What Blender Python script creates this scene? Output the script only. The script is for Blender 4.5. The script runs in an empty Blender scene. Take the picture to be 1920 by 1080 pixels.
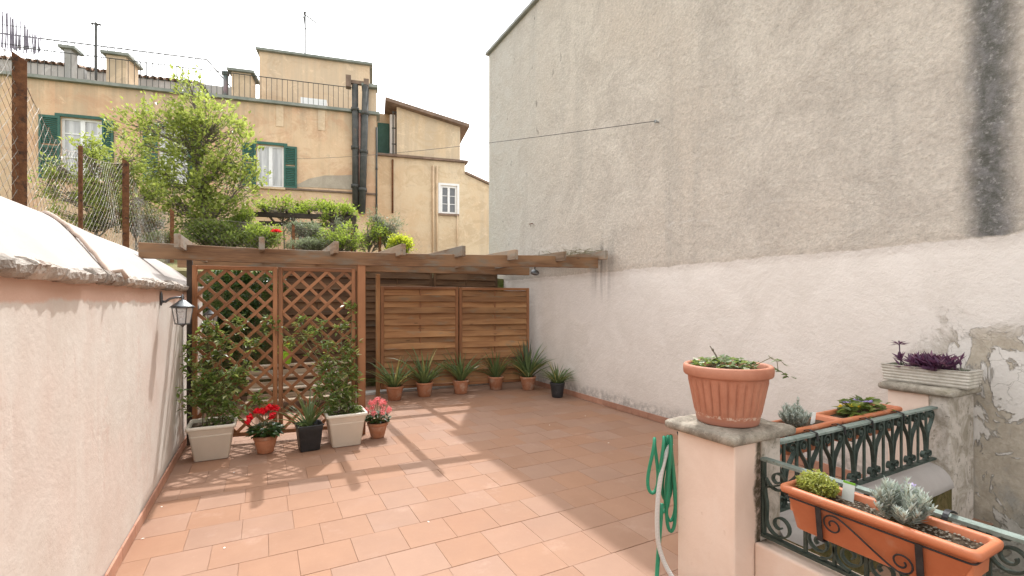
import bpy, math, random
from mathutils import Vector, Matrix, noise as mnoise
R = math.radians
rnd = random.Random(7)
scene = bpy.context.scene
COL = scene.collection

# ------------------------------------------------------------------ camera, sky, sun, exposure
F = 880.0; HY = 567.0; EYE = 1.5
YAW = math.atan(465.0 / F)
SN, CS = math.sin(YAW), math.cos(YAW)
cam_d = bpy.data.cameras.new('camera'); cam = bpy.data.objects.new('camera', cam_d); COL.objects.link(cam)
cam_d.sensor_width = 36; cam_d.lens = F / 1920 * 36; cam_d.shift_y = (HY - 540) / 1920
cam_d.clip_start = 0.05; cam_d.clip_end = 3000
cam.location = (0, 0, EYE); cam.rotation_euler = (R(90), 0, -YAW)
scene.camera = cam

SUNV = Vector((0.345, 0.61, 1.0)).normalized()
w = bpy.data.worlds.new('World'); scene.world = w; w.use_nodes = True
nt = w.node_tree; bg = nt.nodes['Background']
sky = nt.nodes.new('ShaderNodeTexSky'); sky.sky_type = 'NISHITA'; sky.sun_disc = False
sky.sun_elevation = math.asin(SUNV.z); sky.sun_rotation = math.atan2(SUNV.x, SUNV.y)
sky.air_density = 1.3; sky.dust_density = 2.0; sky.ozone_density = 1.0
hs = nt.nodes.new('ShaderNodeHueSaturation'); hs.inputs['Saturation'].default_value = 0.03
nt.links.new(sky.outputs[0], hs.inputs['Color']); nt.links.new(hs.outputs[0], bg.inputs[0])
bg.inputs[1].default_value = 0.15
sun_d = bpy.data.lights.new('sun', 'SUN'); sun_d.energy = 1.15; sun_d.angle = R(0.7); sun_d.color = (1.0, 0.985, 0.965)
sun = bpy.data.objects.new('sun', sun_d); COL.objects.link(sun)
sun.rotation_euler = SUNV.to_track_quat('Z', 'Y').to_euler(); sun.location = SUNV * 40
vs = scene.view_settings; vs.view_transform = 'Standard'; vs.look = 'None'; vs.gamma = 1; vs.use_curve_mapping = False
vs.exposure = 1.8

# ------------------------------------------------------------------ pixel helpers (a pixel of the 1920x1080 photo gives a direction)
def W(px, py, Z):
    x = (px - 960) / F * Z
    return Vector((SN * Z + CS * x, CS * Z - SN * x, EYE + (HY - py) / F * Z))
def onZ(px, py, z=0.0): return W(px, py, (EYE - z) * F / (py - HY))
def onX(px, py, X): u = (px - 960) / F; return W(px, py, X / (SN + CS * u))
def onY(px, py, Y): u = (px - 960) / F; return W(px, py, Y / (CS - SN * u))

# ------------------------------------------------------------------ mesh helpers
class MB:
    def __init__(s): s.v = []; s.f = []
    def add(s, vs, fs, M=None):
        b = len(s.v)
        s.v += [tuple(M @ Vector(p)) if M else tuple(p) for p in vs]
        s.f += [tuple(i + b for i in f) for f in fs]
        return s
    def box(s, x0, x1, y0, y1, z0, z1, M=None):
        return s.add([(x0,y0,z0),(x1,y0,z0),(x1,y1,z0),(x0,y1,z0),(x0,y0,z1),(x1,y0,z1),(x1,y1,z1),(x0,y1,z1)],
            [(0,3,2,1),(4,5,6,7),(0,1,5,4),(1,2,6,5),(2,3,7,6),(3,0,4,7)], M)
    def loft(s, rings, closed=True, cap0=False, cap1=False, M=None):
        n = len(rings[0]); vs = [p for r in rings for p in r]; fs = []
        for i in range(len(rings) - 1):
            for j in range(n if closed else n - 1):
                k = (j + 1) % n
                fs.append((i*n+j, i*n+k, (i+1)*n+k, (i+1)*n+j))
        if cap0: fs.append(tuple(reversed(range(n))))
        if cap1: fs.append(tuple((len(rings)-1)*n + j for j in range(n)))
        return s.add(vs, fs, M)
    def lathe(s, prof, n=24, c=(0,0,0), cap0=True, cap1=False, fn=None, M=None):
        rings = []
        for r, z in prof:
            rg = []
            for j in range(n):
                a = 2*math.pi*j/n; q = r + (fn(r, z, a) if fn else 0)
                rg.append((c[0]+q*math.cos(a), c[1]+q*math.sin(a), c[2]+z))
            rings.append(rg)
        return s.loft(rings, True, cap0, cap1, M)
    def tube(s, pts, r, n=6, cap=True, flat=None, M=None):
        pts = [Vector(p) for p in pts]; m = len(pts)
        if m < 2: return s
        t0 = (pts[1]-pts[0]).normalized()
        up = Vector((0,0,1)) if abs(t0.z) < .9 else Vector((1,0,0))
        nn = t0.cross(up).normalized(); rings = []
        for i in range(m):
            t = (pts[min(i+1,m-1)] - pts[max(i-1,0)])
            if t.length < 1e-9: t = t0
            t.normalize(); nn = nn - t*nn.dot(t)
            if nn.length < 1e-6: nn = t.orthogonal()
            nn.normalize(); b = t.cross(nn)
            rr = r[i] if isinstance(r, (list, tuple)) else r
            rings.append([pts[i] + (nn*math.cos(2*math.pi*j/n) + b*math.sin(2*math.pi*j/n))*rr for j in range(n)])
        return s.loft(rings, True, cap, cap, M)
    def bar(s, pts, width_dir, hw, ht, M=None):
        # flat bar: width_dir is the constant wide direction, ht half thickness in the bending plane
        pts = [Vector(p) for p in pts]; wd = Vector(width_dir).normalized(); m = len(pts); rings = []
        for i in range(m):
            t = (pts[min(i+1,m-1)] - pts[max(i-1,0)]).normalized(); q = t.cross(wd).normalized()
            a, b = wd*hw, q*ht
            rings.append([pts[i]+a+b, pts[i]-a+b, pts[i]-a-b, pts[i]+a-b])
        return s.loft(rings, True, True, True, M)
    def leaf(s, p, d, nrm, L, wd, fold=.25):
        p = Vector(p); d = d.normalized(); sd = d.cross(nrm)
        if sd.length < 1e-5: sd = d.orthogonal()
        sd.normalize(); up = sd.cross(d)
        m = p + d*L*.45 + up*wd*fold; q = p + d*L
        b = len(s.v)
        s.v += [tuple(p), tuple(m + sd*wd*.5), tuple(q), tuple(m - sd*wd*.5)]
        s.f += [(b, b+1, b+2), (b, b+2, b+3)]
        return s
    def mesh(s, name, smooth=False):
        me = bpy.data.meshes.new(name); me.from_pydata(s.v, [], s.f); me.update()
        if smooth:
            for p in me.polygons: p.use_smooth = True
        return me

WL = {}
def T(name, label, cat, loc=(0,0,0), group=None, rz=0):
    o = bpy.data.objects.new(name, None); COL.objects.link(o); o.location = loc; o.rotation_euler = (0,0,rz)
    o.empty_display_size = .1
    o['label'] = label; o['category'] = cat
    if group: o['group'] = group
    WL[o.name] = Vector(loc); return o
def tag(o, label, cat, group=None):
    o['label'] = label; o['category'] = cat
    if group: o['group'] = group
    return o
def put(me, name, mat, parent=None, local=False, kind=None, M=None):
    """link a mesh object; world-coordinate geometry unless local"""
    o = bpy.data.objects.new(name, me); COL.objects.link(o)
    if mat and not me.materials: me.materials.append(mat)
    if parent is not None:
        o.parent = parent
        if M is not None:
            o.matrix_local = M if local else Matrix.Translation(-WL[parent.name]) @ M
        elif not local: o.location = -WL[parent.name]
    elif M is not None: o.matrix_world = M
    WL[o.name] = Vector((0,0,0))
    if kind: o['kind'] = kind
    return o
def part(mb, name, mat, parent=None, smooth=False, local=False, kind=None):
    return put(mb.mesh(name, smooth), name, mat, parent, local, kind)
def bevel(o, wd, seg=2):
    m = o.modifiers.new('bevel', 'BEVEL'); m.width = wd; m.segments = seg; m.limit_method = 'ANGLE'; return o
def cbox(L, w_, h, c):
    """chamfered box, long axis X, centred"""
    mb = MB(); xs, ys, zs = L/2, w_/2, h/2
    def ring(x, k): 
        a, b = ys-k, zs-k
        return [(x,-a,-b+c),(x,-a+c,-b),(x,a-c,-b),(x,a,-b+c),(x,a,b-c),(x,a-c,b),(x,-a+c,b),(x,-a,b-c)]
    mb.loft([ring(-xs, c*.7), ring(-xs+c, 0), ring(xs-c, 0), ring(xs, c*.7)], True, True, True)
    return mb
def plank(p0, p1, wd, ht, mat, parent, name, up=(0,0,1), c=.004, local=False, me=None):
    p0, p1 = Vector(p0), Vector(p1); d = p1-p0; L = d.length; x = d.normalized()
    y = Vector(up).cross(x).normalized(); z = x.cross(y)
    M = Matrix(((x.x,y.x,z.x),(x.y,y.y,z.y),(x.z,y.z,z.z))).to_4x4(); M.translation = (p0+p1)/2
    if me is None: me = cbox(L, wd, ht, min(c, wd*.3, ht*.3)).mesh(name)
    return put(me, name, mat, parent, local, None, M)

# ------------------------------------------------------------------ material helpers
class NT:
    def __init__(s, name):
        s.m = bpy.data.materials.new(name); s.m.use_nodes = True; s.t = s.m.node_tree
        s.b = s.t.nodes['Principled BSDF']; s.out = s.t.nodes['Material Output']
        s.tc = s.t.nodes.new('ShaderNodeTexCoord').outputs['Object']
    def n(s, typ): return s.t.nodes.new(typ)
    def set(s, sock, val):
        if hasattr(val, 'is_linked') or isinstance(val, bpy.types.NodeSocket): s.t.links.new(val, sock)
        elif isinstance(val, (tuple, list)) and len(val) == 3 and sock.type == 'RGBA': sock.default_value = (*val, 1)
        else: sock.default_value = val
    def noise(s, scale, detail=5, rough=.6, vec=None, dist=0.0):
        k = s.n('ShaderNodeTexNoise'); s.set(k.inputs['Scale'], scale); k.inputs['Detail'].default_value = detail
        k.inputs['Roughness'].default_value = rough; k.inputs['Distortion'].default_value = dist
        s.set(k.inputs['Vector'], vec if vec is not None else s.tc); return k.outputs['Fac']
    def noisec(s, scale):
        k = s.n('ShaderNodeTexNoise'); k.inputs['Scale'].default_value = scale; k.inputs['Detail'].default_value = 4; s.set(k.inputs['Vector'], s.tc); return k.outputs['Color']
    def map(s, scale=(1,1,1), loc=(0,0,0), vec=None):
        k = s.n('ShaderNodeMapping'); s.set(k.inputs['Vector'], vec if vec is not None else s.tc)
        k.inputs['Scale'].default_value = scale; k.inputs['Location'].default_value = loc; return k.outputs[0]
    def vor(s, scale, feature='F1', vec=None):
        k = s.n('ShaderNodeTexVoronoi'); k.feature = feature; k.inputs['Scale'].default_value = scale
        s.set(k.inputs['Vector'], vec if vec is not None else s.tc); return k.outputs['Distance']
    def ramp(s, fac, lo, hi, a=0.0, b=1.0):
        k = s.n('ShaderNodeMapRange'); k.interpolation_type = 'SMOOTHSTEP'; k.inputs['From Min'].default_value = lo; k.inputs['From Max'].default_value = hi
        k.inputs['To Min'].default_value = a; k.inputs['To Max'].default_value = b; s.set(k.inputs['Value'], fac); return k.outputs[0]
    def mix(s, fac, a, b, typ='MIX'):
        k = s.n('ShaderNodeMix'); k.data_type = 'RGBA'; k.blend_type = typ
        s.set(k.inputs[0], fac); s.set(k.inputs[6], a); s.set(k.inputs[7], b); return k.outputs[2]
    def math(s, op, a, b=0.0):
        k = s.n('ShaderNodeMath'); k.operation = op; s.set(k.inputs[0], a); s.set(k.inputs[1], b); return k.outputs[0]
    def xyz(s, vec=None):
        k = s.n('ShaderNodeSeparateXYZ'); s.set(k.inputs[0], vec if vec is not None else s.tc); return k.outputs
    def rand(s): return s.n('ShaderNodeObjectInfo').outputs['Random']
    def randvec(s):
        """object coordinates shifted by a per-object amount"""
        k = s.n('ShaderNodeVectorMath'); k.operation = 'ADD'; s.set(k.inputs[0], s.tc)
        c = s.n('ShaderNodeCombineXYZ'); r = s.math('MULTIPLY', s.rand(), 37.0)
        s.set(c.inputs[0], r); s.set(c.inputs[1], r); s.set(c.inputs[2], r); s.set(k.inputs[1], c.outputs[0]); return k.outputs[0]
    def hsv(s, col, val=1.0, sat=1.0):
        k = s.n('ShaderNodeHueSaturation'); s.set(k.inputs['Color'], col); s.set(k.inputs['Value'], val); s.set(k.inputs['Saturation'], sat); return k.outputs[0]
    def bump(s, h, strength=.3, dist=.01, prev=None):
        k = s.n('ShaderNodeBump'); k.inputs['Strength'].default_value = strength; k.inputs['Distance'].default_value = dist
        s.set(k.inputs['Height'], h)
        if prev is not None: s.set(k.inputs['Normal'], prev)
        return k.outputs[0]
    def done(s, col, rough=.8, normal=None, metal=0.0, spec=.4):
        s.set(s.b.inputs['Base Color'], col); s.set(s.b.inputs['Roughness'], rough); s.b.inputs['Metallic'].default_value = metal
        s.b.inputs['Specular IOR Level'].default_value = spec
        if normal is not None: s.set(s.b.inputs['Normal'], normal)
        return s.m

def M_simple(name, c1, c2, scale=6, rough=.75, bs=60, bump=.15, bd=.004, var=.12, metal=0., spec=.4, dirt=None, dscale=3, damt=(.55,.75)):
    t = NT(name); v = t.randvec()
    c = t.mix(t.ramp(t.noise(scale, 6, .65, v), .3, .7), c1, c2)
    if dirt is not None: c = t.mix(t.ramp(t.noise(dscale, 8, .7, v), *damt), c, dirt)
    c = t.hsv(c, t.ramp(t.rand(), 0, 1, 1-var, 1+var))
    return t.done(c, rough, t.bump(t.noise(bs, 4, .6, v), bump, bd), metal, spec)

def M_wood(name, dark, mid, light, grey=None, gamt=(.6,.8), var=.2, rough=.7):
    t = NT(name); v = t.randvec()
    g = t.noise(1.0, 7, .65, t.map((1.6, 42, 42), vec=v), .4)
    b = t.noise(1.0, 3, .5, t.map((1.2, 5, 5), vec=v))
    c = t.mix(t.ramp(g, .32, .7), dark, mid); c = t.mix(t.ramp(b, .42, .72), c, light)
    if grey is not None: c = t.mix(t.ramp(t.noise(1.0, 5, .6, t.map((2.5, 9, 9), (5,2,1), v)), *gamt), c, grey)
    kn = t.ramp(t.vor(1.0, 'F1', t.map((2.2, 9, 9), vec=v)), .04, .11, .45, 1.0)
    c = t.mix(1.0, c, t.hsv((1,1,1), kn), 'MULTIPLY')
    c = t.hsv(c, t.ramp(t.rand(), 0, 1, 1-var, 1+var))
    return t.done(c, rough, t.bump(g, .35, .003), 0, .35)

def M_leaf(name, c1, c2, trans, rough=.45, tw=.35, scale=3.0, tip=None):
    t = NT(name); v = t.randvec()
    f = t.ramp(t.noise(scale, 4, .7, v), .35, .65)
    gi = t.n('ShaderNodeNewGeometry').outputs['Random Per Island']
    c = t.mix(t.math('ADD', t.math('MULTIPLY', f, .5), t.math('MULTIPLY', gi, .5)), c1, c2)
    if tip is not None: c = t.mix(t.ramp(gi, .8, .9), c, tip)
    t.set(t.b.inputs['Base Color'], c); t.b.inputs['Roughness'].default_value = rough; t.b.inputs['Specular IOR Level'].default_value = .4
    tr = t.n('ShaderNodeBsdfTranslucent'); t.set(tr.inputs['Color'], t.mix(gi, trans, tuple(x*1.35 for x in trans)))
    mx = t.n('ShaderNodeMixShader'); mx.inputs[0].default_value = tw
    t.set(mx.inputs[1], t.b.outputs[0]); t.set(mx.inputs[2], tr.outputs[0]); t.set(t.out.inputs['Surface'], mx.outputs[0])
    return t.m

MT = {}
def mats():
    # --- tall rendered wall on the right: cement render above, painted below, soot streak, peeling corner
    t = NT('rendered_wall'); x, y, z = t.xyz()
    n1 = t.noise(.55, 4, .6); n2 = t.noise(2.2, 8, .7, None, .8); n3 = t.noise(11, 8, .75); n4 = t.noise(34, 5, .7)
    st = t.noise(1.0, 6, .7, t.map((1, 2.6, .22)))
    up = t.mix(t.ramp(n2, .32, .68), (.49,.435,.375), (.62,.56,.485))
    up = t.mix(t.ramp(n1, .40, .66), up, (.56,.49,.415))
    up = t.mix(t.math('MULTIPLY', t.ramp(st, .5, .72), .6), up, (.44,.40,.35))
    up = t.mix(t.math('MULTIPLY', t.ramp(n3, .56, .75), .55), up, (.70,.66,.60))
    up = t.mix(t.math('MULTIPLY', t.ramp(n3, .44, .30), .6), up, (.36,.325,.285))
    up = t.mix(1.0, up, t.hsv((1,1,1), t.ramp(n4, .25, .75, .84, 1.12)), 'MULTIPLY')
    cool = t.math('MULTIPLY', t.ramp(y, 5.6, 9.2), t.ramp(n2, .3, .7, .4, 1.0))
    up = t.mix(t.math('MULTIPLY', cool, .75), up, (.50,.485,.455))
    pit = t.math('MULTIPLY', t.ramp(t.noise(7, 2, .5, t.map((1,1,.55))), .70, .745), t.ramp(t.math('ADD', y, t.math('MULTIPLY', z, .6)), 8.5, 11.5))
    up = t.mix(t.math('MULTIPLY', pit, .8), up, (.14,.125,.11))
    # pale chipped seam running along the wall
    sz = t.math('ABSOLUTE', t.math('SUBTRACT', t.math('ADD', z, t.math('MULTIPLY', t.noise(1.6, 3, .6), .35)), 2.62))
    seam = t.math('MULTIPLY', t.ramp(sz, .028, .0), t.ramp(t.noise(1.3, 3, .6, t.map((1,1,.3),(3,0,0))), .5, .62))
    up = t.mix(t.math('MULTIPLY', t.math('MULTIPLY', seam, t.ramp(n3, .4, .6)), .6), up, (.66,.63,.58))
    lo = t.mix(t.ramp(n2, .3, .7), (.64,.585,.53), (.72,.665,.61))
    lo = t.mix(t.math('MULTIPLY', t.ramp(n1, .45, .7), .6), lo, (.67,.62,.575))
    lo = t.mix(t.math('MULTIPLY', t.ramp(st, .6, .75), .3), lo, (.58,.53,.49))
    edge = t.math('ADD', z, t.math('MULTIPLY', t.math('SUBTRACT', t.noise(3.2, 7, .7), .5), .10))
    isup = t.ramp(edge, 1.935, 1.95)
    c = t.mix(isup, lo, up)
    # damp, peeled paint where the stair goes down
    reg = t.math('MULTIPLY', t.ramp(t.math('ADD', y, t.math('MULTIPLY', t.math('SUBTRACT', n2, .5), 1.3)), 1.75, 1.35), t.ramp(t.math('ADD', z, t.math('MULTIPLY', t.math('SUBTRACT', n2, .5), .9)), 1.45, 1.15))
    pn = t.noise(3.4, 9, .62, t.map((1,1.1,.8),(0,3.3,1.7)), .6)
    peel = t.math('MULTIPLY', reg, t.ramp(pn, .47, .495))
    tan = t.mix(t.ramp(n3, .35, .7), (.38,.325,.255), (.51,.45,.37)); tan = t.mix(t.ramp(t.noise(5, 6, .7, t.map((1,1,.6),(2,2,2))), .48, .68), tan, (.36,.34,.305))
    c = t.mix(t.math('MULTIPLY', reg, .45), c, (.62,.59,.55))
    c = t.mix(peel, c, tan)
    crk = t.math('MULTIPLY', t.ramp(t.vor(9, 'DISTANCE_TO_EDGE', t.mix(.16, t.tc, t.noisec(7))), .022, .004), t.math('MULTIPLY', reg, t.ramp(z, .7, 1.0)))
    c = t.mix(t.math('MULTIPLY', crk, .6), c, (.26,.235,.20))
    low = t.ramp(t.math('ADD', z, t.math('MULTIPLY', n3, .5)), .55, .1)
    c = t.mix(t.math('MULTIPLY', t.math('MULTIPLY', low, t.ramp(y, 1.9, 1.5)), .7), c, (.20,.185,.14))
    # mould above the skirting
    mz = t.ramp(t.math('SUBTRACT', z, t.math('MULTIPLY', n2, .34)), .10, -.06, 0, .6)
    c = t.mix(t.math('MULTIPLY', t.math('MULTIPLY', mz, t.ramp(n3, .36, .6)), t.ramp(y, 1.7, 2.2)), c, (.20,.19,.175))
    # soot / algae streak
    so = t.ramp(t.math('ADD', t.math('ABSOLUTE', t.math('SUBTRACT', y, 1.305)), t.math('MULTIPLY', t.math('SUBTRACT', t.noise(5, 7, .75, t.map((1,1,.45))), .5), .13)), .19, .03)
    so = t.math('MULTIPLY', so, t.ramp(edge, 1.94, 1.96))
    c = t.mix(t.math('MULTIPLY', so, .9), c, t.mix(t.ramp(n4, .52, .75), t.mix(t.ramp(n3, .35, .72), (.065,.07,.06), (.20,.195,.20)), (.36,.35,.34)))
    so2 = t.ramp(t.math('ABSOLUTE', t.math('SUBTRACT', y, 1.05)), .07, .0)
    c = t.mix(t.math('MULTIPLY', t.math('MULTIPLY', so2, t.ramp(edge, 1.94, 1.96)), t.ramp(st, .4, .7, .1, .7)), c, (.22,.20,.18))
    # drip stains below the pergola beam end
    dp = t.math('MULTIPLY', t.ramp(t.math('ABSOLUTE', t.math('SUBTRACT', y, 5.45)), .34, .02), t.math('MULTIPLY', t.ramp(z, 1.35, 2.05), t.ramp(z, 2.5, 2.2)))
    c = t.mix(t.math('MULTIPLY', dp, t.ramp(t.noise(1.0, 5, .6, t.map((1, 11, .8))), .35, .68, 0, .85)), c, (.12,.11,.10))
    h = t.math('ADD', t.math('MULTIPLY', n3, .8), t.math('MULTIPLY', n4, .35))
    h = t.math('ADD', h, t.math('MULTIPLY', n2, .9))
    hu = t.mix(t.ramp(edge, 1.86, 2.02), t.math('MULTIPLY', h, .38), h)
    hu = t.math('SUBTRACT', hu, t.math('MULTIPLY', peel, .25))
    MT['rwall'] = t.done(c, .93, t.bump(hu, 1.0, .035), 0, .15)

    # --- plastered boundary wall on the left
    t = NT('pink_plaster'); x, y, z = t.xyz()
    n1 = t.noise(.9, 4, .6); n2 = t.noise(3.1, 8, .7, None, .5); n3 = t.noise(15, 7, .7); st = t.noise(1.0, 6, .65, t.map((1, 3.4, .35)))
    c = t.mix(t.ramp(n2, .3, .7), (.57,.505,.445), (.62,.575,.52))
    c = t.mix(t.math('MULTIPLY', t.ramp(n1, .42, .68), .5), c, (.60,.465,.40))
    c = t.mix(t.math('MULTIPLY', t.ramp(st, .48, .68), .55), c, (.65,.61,.555))
    c = t.mix(t.math('MULTIPLY', t.ramp(st, .44, .30), .4), c, (.55,.445,.385))
    patch = t.ramp(t.noise(1.7, 7, .7, t.map((1,1.6,.7),(4,1,7))), .54, .64)
    c = t.mix(t.math('MULTIPLY', patch, t.ramp(n3, .4, .62, 0, .5)), c, (.56,.415,.35))
    ledge_shade = t.ramp(t.math('ADD', z, t.math('MULTIPLY', t.math('SUBTRACT', n2, .5), .09)), 1.495, 1.515)  # ledge shadow and its warm bounce, painted as an uneven orange strip
    ledge_shade = t.math('MULTIPLY', ledge_shade, t.ramp(z, 1.66, 1.64))
    c = t.mix(t.math('MULTIPLY', ledge_shade, .9), c, (.59,.39,.30))
    h = t.math('ADD', t.math('MULTIPLY', n3, .5), t.math('MULTIPLY', n2, .8)); h = t.math('ADD', h, t.math('MULTIPLY', patch, -.18))
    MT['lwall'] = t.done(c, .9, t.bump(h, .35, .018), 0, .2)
    t = NT('wall_top_plaster'); n2 = t.noise(2.3, 7, .65, None, .4); n3 = t.noise(20, 5, .7)
    c = t.mix(t.ramp(n2, .3, .7), (.37,.335,.31), (.42,.385,.36)); c = t.mix(t.ramp(t.noise(5, 6, .7), .62, .8, 0, .5), c, (.31,.265,.235))
    MT['ltop'] = t.done(c, .9, t.bump(t.math('ADD', n3, t.math('MULTIPLY', n2, .7)), .3, .015), 0, .2)
    # --- pillar plaster
    t = NT('salmon_plaster'); n2 = t.noise(4.2, 7, .7, None, .6); n3 = t.noise(26, 6, .7); st = t.noise(1.0, 5, .6, t.map((7, 7, 1.4)))
    c = t.mix(t.ramp(n2, .3, .7), (.72,.565,.465), (.77,.62,.52)); c = t.mix(t.ramp(st, .5, .75, 0, .5), c, (.78,.66,.57))
    c = t.mix(t.math('MULTIPLY', t.ramp(n3, .60, .72), t.ramp(n2, .45, .6)), c, (.66,.51,.41))
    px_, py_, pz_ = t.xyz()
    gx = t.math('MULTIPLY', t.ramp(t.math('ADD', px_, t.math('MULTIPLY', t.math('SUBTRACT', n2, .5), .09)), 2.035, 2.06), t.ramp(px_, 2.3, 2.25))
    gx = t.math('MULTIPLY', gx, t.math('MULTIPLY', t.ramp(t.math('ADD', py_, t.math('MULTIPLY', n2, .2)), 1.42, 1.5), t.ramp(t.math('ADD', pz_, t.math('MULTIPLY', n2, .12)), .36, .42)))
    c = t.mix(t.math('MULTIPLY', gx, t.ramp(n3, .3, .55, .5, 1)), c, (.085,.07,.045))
    MT['salmon'] = t.done(c, .88, t.bump(t.math('ADD', n3, t.math('MULTIPLY', n2, .6)), .3, .008), 0, .2)
    t = NT('dirty_plaster'); n2 = t.noise(6, 8, .7, None, .8); n3 = t.noise(24, 6, .7)
    c = t.mix(t.ramp(n2, .35, .62), (.30,.26,.205), (.56,.50,.44)); c = t.mix(t.ramp(n3, .55, .72), c, (.15,.135,.105))
    MT['dirty'] = t.done(c, .92, t.bump(t.math('ADD', n3, n2), .55, .012), 0, .15)
    t = NT('mossy_plaster'); n2 = t.noise(5, 8, .7, None, .8); n3 = t.noise(24, 6, .7)
    c = t.mix(t.ramp(n2, .35, .62), (.07,.066,.022), (.17,.125,.06)); c = t.mix(t.ramp(n3, .52, .72), c, (.035,.036,.014))
    MT['mossy'] = t.done(c, .95, t.bump(t.math('ADD', n3, n2), .7, .015), 0, .1)
    # --- weathered stone
    t = NT('weathered_stone'); n2 = t.noise(8, 9, .75, None, .6); n3 = t.noise(42, 6, .75)
    c = t.mix(t.ramp(n2, .32, .66), (.20,.175,.14), (.40,.355,.29)); c = t.mix(t.ramp(n3, .56, .72, 0, .8), c, (.56,.51,.44)); c = t.mix(t.ramp(n3, .42, .30, 0, .85), c, (.075,.066,.05))
    c = t.mix(t.ramp(t.noise(4, 6, .7), .56, .7, 0, .45), c, (.17,.15,.075))
    MT['stone'] = t.done(c, .93, t.bump(t.math('ADD', n2, t.math('MULTIPLY', n3, .8)), .8, .012), 0, .15)
    MT['coping'] = M_simple('coping_stone', (.30,.265,.23), (.50,.45,.40), 10, .95, 38, .9, .02, .2, 0, .1, (.16,.11,.085), 6, (.55,.66))
    # --- terracotta floor
    t = NT('floor_tile'); v = t.randvec()
    n2 = t.noise(4.5, 6, .65, v); n3 = t.noise(38, 5, .7, v)
    c = t.mix(t.ramp(n2, .3, .7), (0.292,0.162,0.102), (0.327,0.188,0.122)); c = t.mix(t.ramp(n3, .55, .75, 0, .25), c, (0.382,0.241,0.171))
    c = t.mix(t.ramp(t.noise(1.7, 5, .6, v), .55, .75, 0, .35), c, (0.362,0.228,0.164))
    gp = t.n('ShaderNodeNewGeometry').outputs['Position']
    c = t.mix(t.ramp(t.noise(1.1, 7, .7, gp, .5), .5, .72, 0, .35), c, (0.288,0.148,0.095)); c = t.mix(t.ramp(t.noise(2.6, 8, .7, t.map((1,1,1),(4,4,0),gp)), .56, .72, 0, .35), c, (0.447,0.294,0.224))
    c = t.hsv(c, t.ramp(t.rand(), 0, 1, .965, 1.035), t.ramp(t.math('FRACT', t.math('MULTIPLY', t.rand(), 7.3)), 0, 1, .90, 1.03))
    MT['tile'] = t.done(c, t.ramp(n2, .3, .7, .6, .75), t.bump(t.math('ADD', t.math('MULTIPLY', n2, .8), t.math('MULTIPLY', n3, .25)), .2, .005), 0, .22)
    MT['grout'] = M_simple('grout', (.26,.145,.10), (.33,.195,.135), 9, .95, 60, .3)
    MT['skirt'] = M_simple('skirting_tile', (.36,.175,.115), (.44,.24,.165), 7, .6, 40, .15, .004, .12, 0, .4, (.25,.16,.12), 9, (.6,.75))
    MT['concrete'] = M_simple('concrete', (.40,.38,.35), (.55,.53,.49), 5, .9, 40, .3, .006, .05, 0, .2, (.25,.23,.2))
    # --- wood
    MT['w_trellis'] = M_wood('trellis_wood', (.18,.074,.03), (.285,.122,.05), (.34,.155,.07), (.24,.14,.08), (.62,.8), .14, .6)
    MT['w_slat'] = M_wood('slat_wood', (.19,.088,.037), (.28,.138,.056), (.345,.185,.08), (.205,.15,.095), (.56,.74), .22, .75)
    MT['w_old_shaded'] = M_wood('shaded_old_slat_wood', (.075,.04,.02), (.12,.065,.032), (.155,.088,.045), (.11,.085,.06), (.55,.75), .2, .8)  # older slat wood, with the rear panels' shade painted into its colour
    MT['w_frame'] = M_wood('frame_wood', (.16,.066,.027), (.26,.112,.045), (.31,.145,.063), None, (.6,.8), .12, .65)
    MT['w_beam'] = M_wood('beam_wood', (.10,.052,.026), (.19,.098,.046), (.235,.135,.07), (.15,.125,.092), (.5,.72), .12, .75)
    MT['w_raft'] = M_wood('rafter_wood', (.13,.082,.05), (.23,.155,.10), (.30,.22,.15), (.21,.185,.15), (.45,.66), .2, .85)
    MT['w_bench'] = M_wood('bench_wood', (.24,.18,.125), (.38,.30,.215), (.46,.37,.27), (.33,.3,.26), (.5,.7), .15, .8)
    MT['w_dark'] = M_simple('dark_post', (.035,.028,.022), (.07,.05,.035), 8, .7)
    # --- pots
    MT['terra'] = M_simple('terracotta_pot', (.34,.14,.072), (.43,.195,.108), 9, .75, 50, .15, .003, .14, 0, .25, (.47,.31,.225), 7, (.48,.68))
    MT['plasterra'] = M_simple('plastic_terracotta', (.44,.140,.062), (.50,.172,.078), 7, .5, 60, .08, .002, .06, 0, .4, (.50,.27,.175), 8, (.5,.75))
    t = NT('fluted_pot'); x, y, z = t.xyz(); n = t.noise(9, 7, .7); n3 = t.noise(40, 5, .7)
    c = t.mix(t.ramp(n, .3, .7), (.36,.14,.082), (.43,.19,.118))
    lime = t.math('MULTIPLY', t.ramp(t.math('ABSOLUTE', t.math('SUBTRACT', t.math('ADD', z, t.math('MULTIPLY', t.math('SUBTRACT', n, .5), .03)), .042)), .011, .004), t.ramp(n3, .48, .58))
    c = t.mix(t.math('MULTIPLY', lime, .65), c, (.64,.52,.42)); c = t.mix(t.ramp(z, .045, .015, 0, .5), c, (.36,.17,.13))
    MT['fluted'] = t.done(c, .62, t.bump(n3, .08, .003), 0, .35)
    MT['cream'] = M_simple('cream_plastic', (.60,.55,.46), (.65,.60,.51), 4, .5, 40, .04, .002, .04, 0, .4, (.58,.51,.41), 4, (.6,.8))
    MT['blackp'] = M_simple('black_plastic', (.022,.024,.026), (.04,.042,.045), 9, .5, 50, .08, .002, .1, 0, .4, (.09,.085,.08), 8, (.6,.8))
    t = NT('soil'); n2 = t.noise(24, 8, .8); n3 = t.noise(80, 5, .75)
    c = t.mix(t.ramp(n2, .35, .65), (.035,.024,.016), (.13,.095,.065)); c = t.mix(t.ramp(n3, .6, .72), c, (.26,.20,.15))
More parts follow.
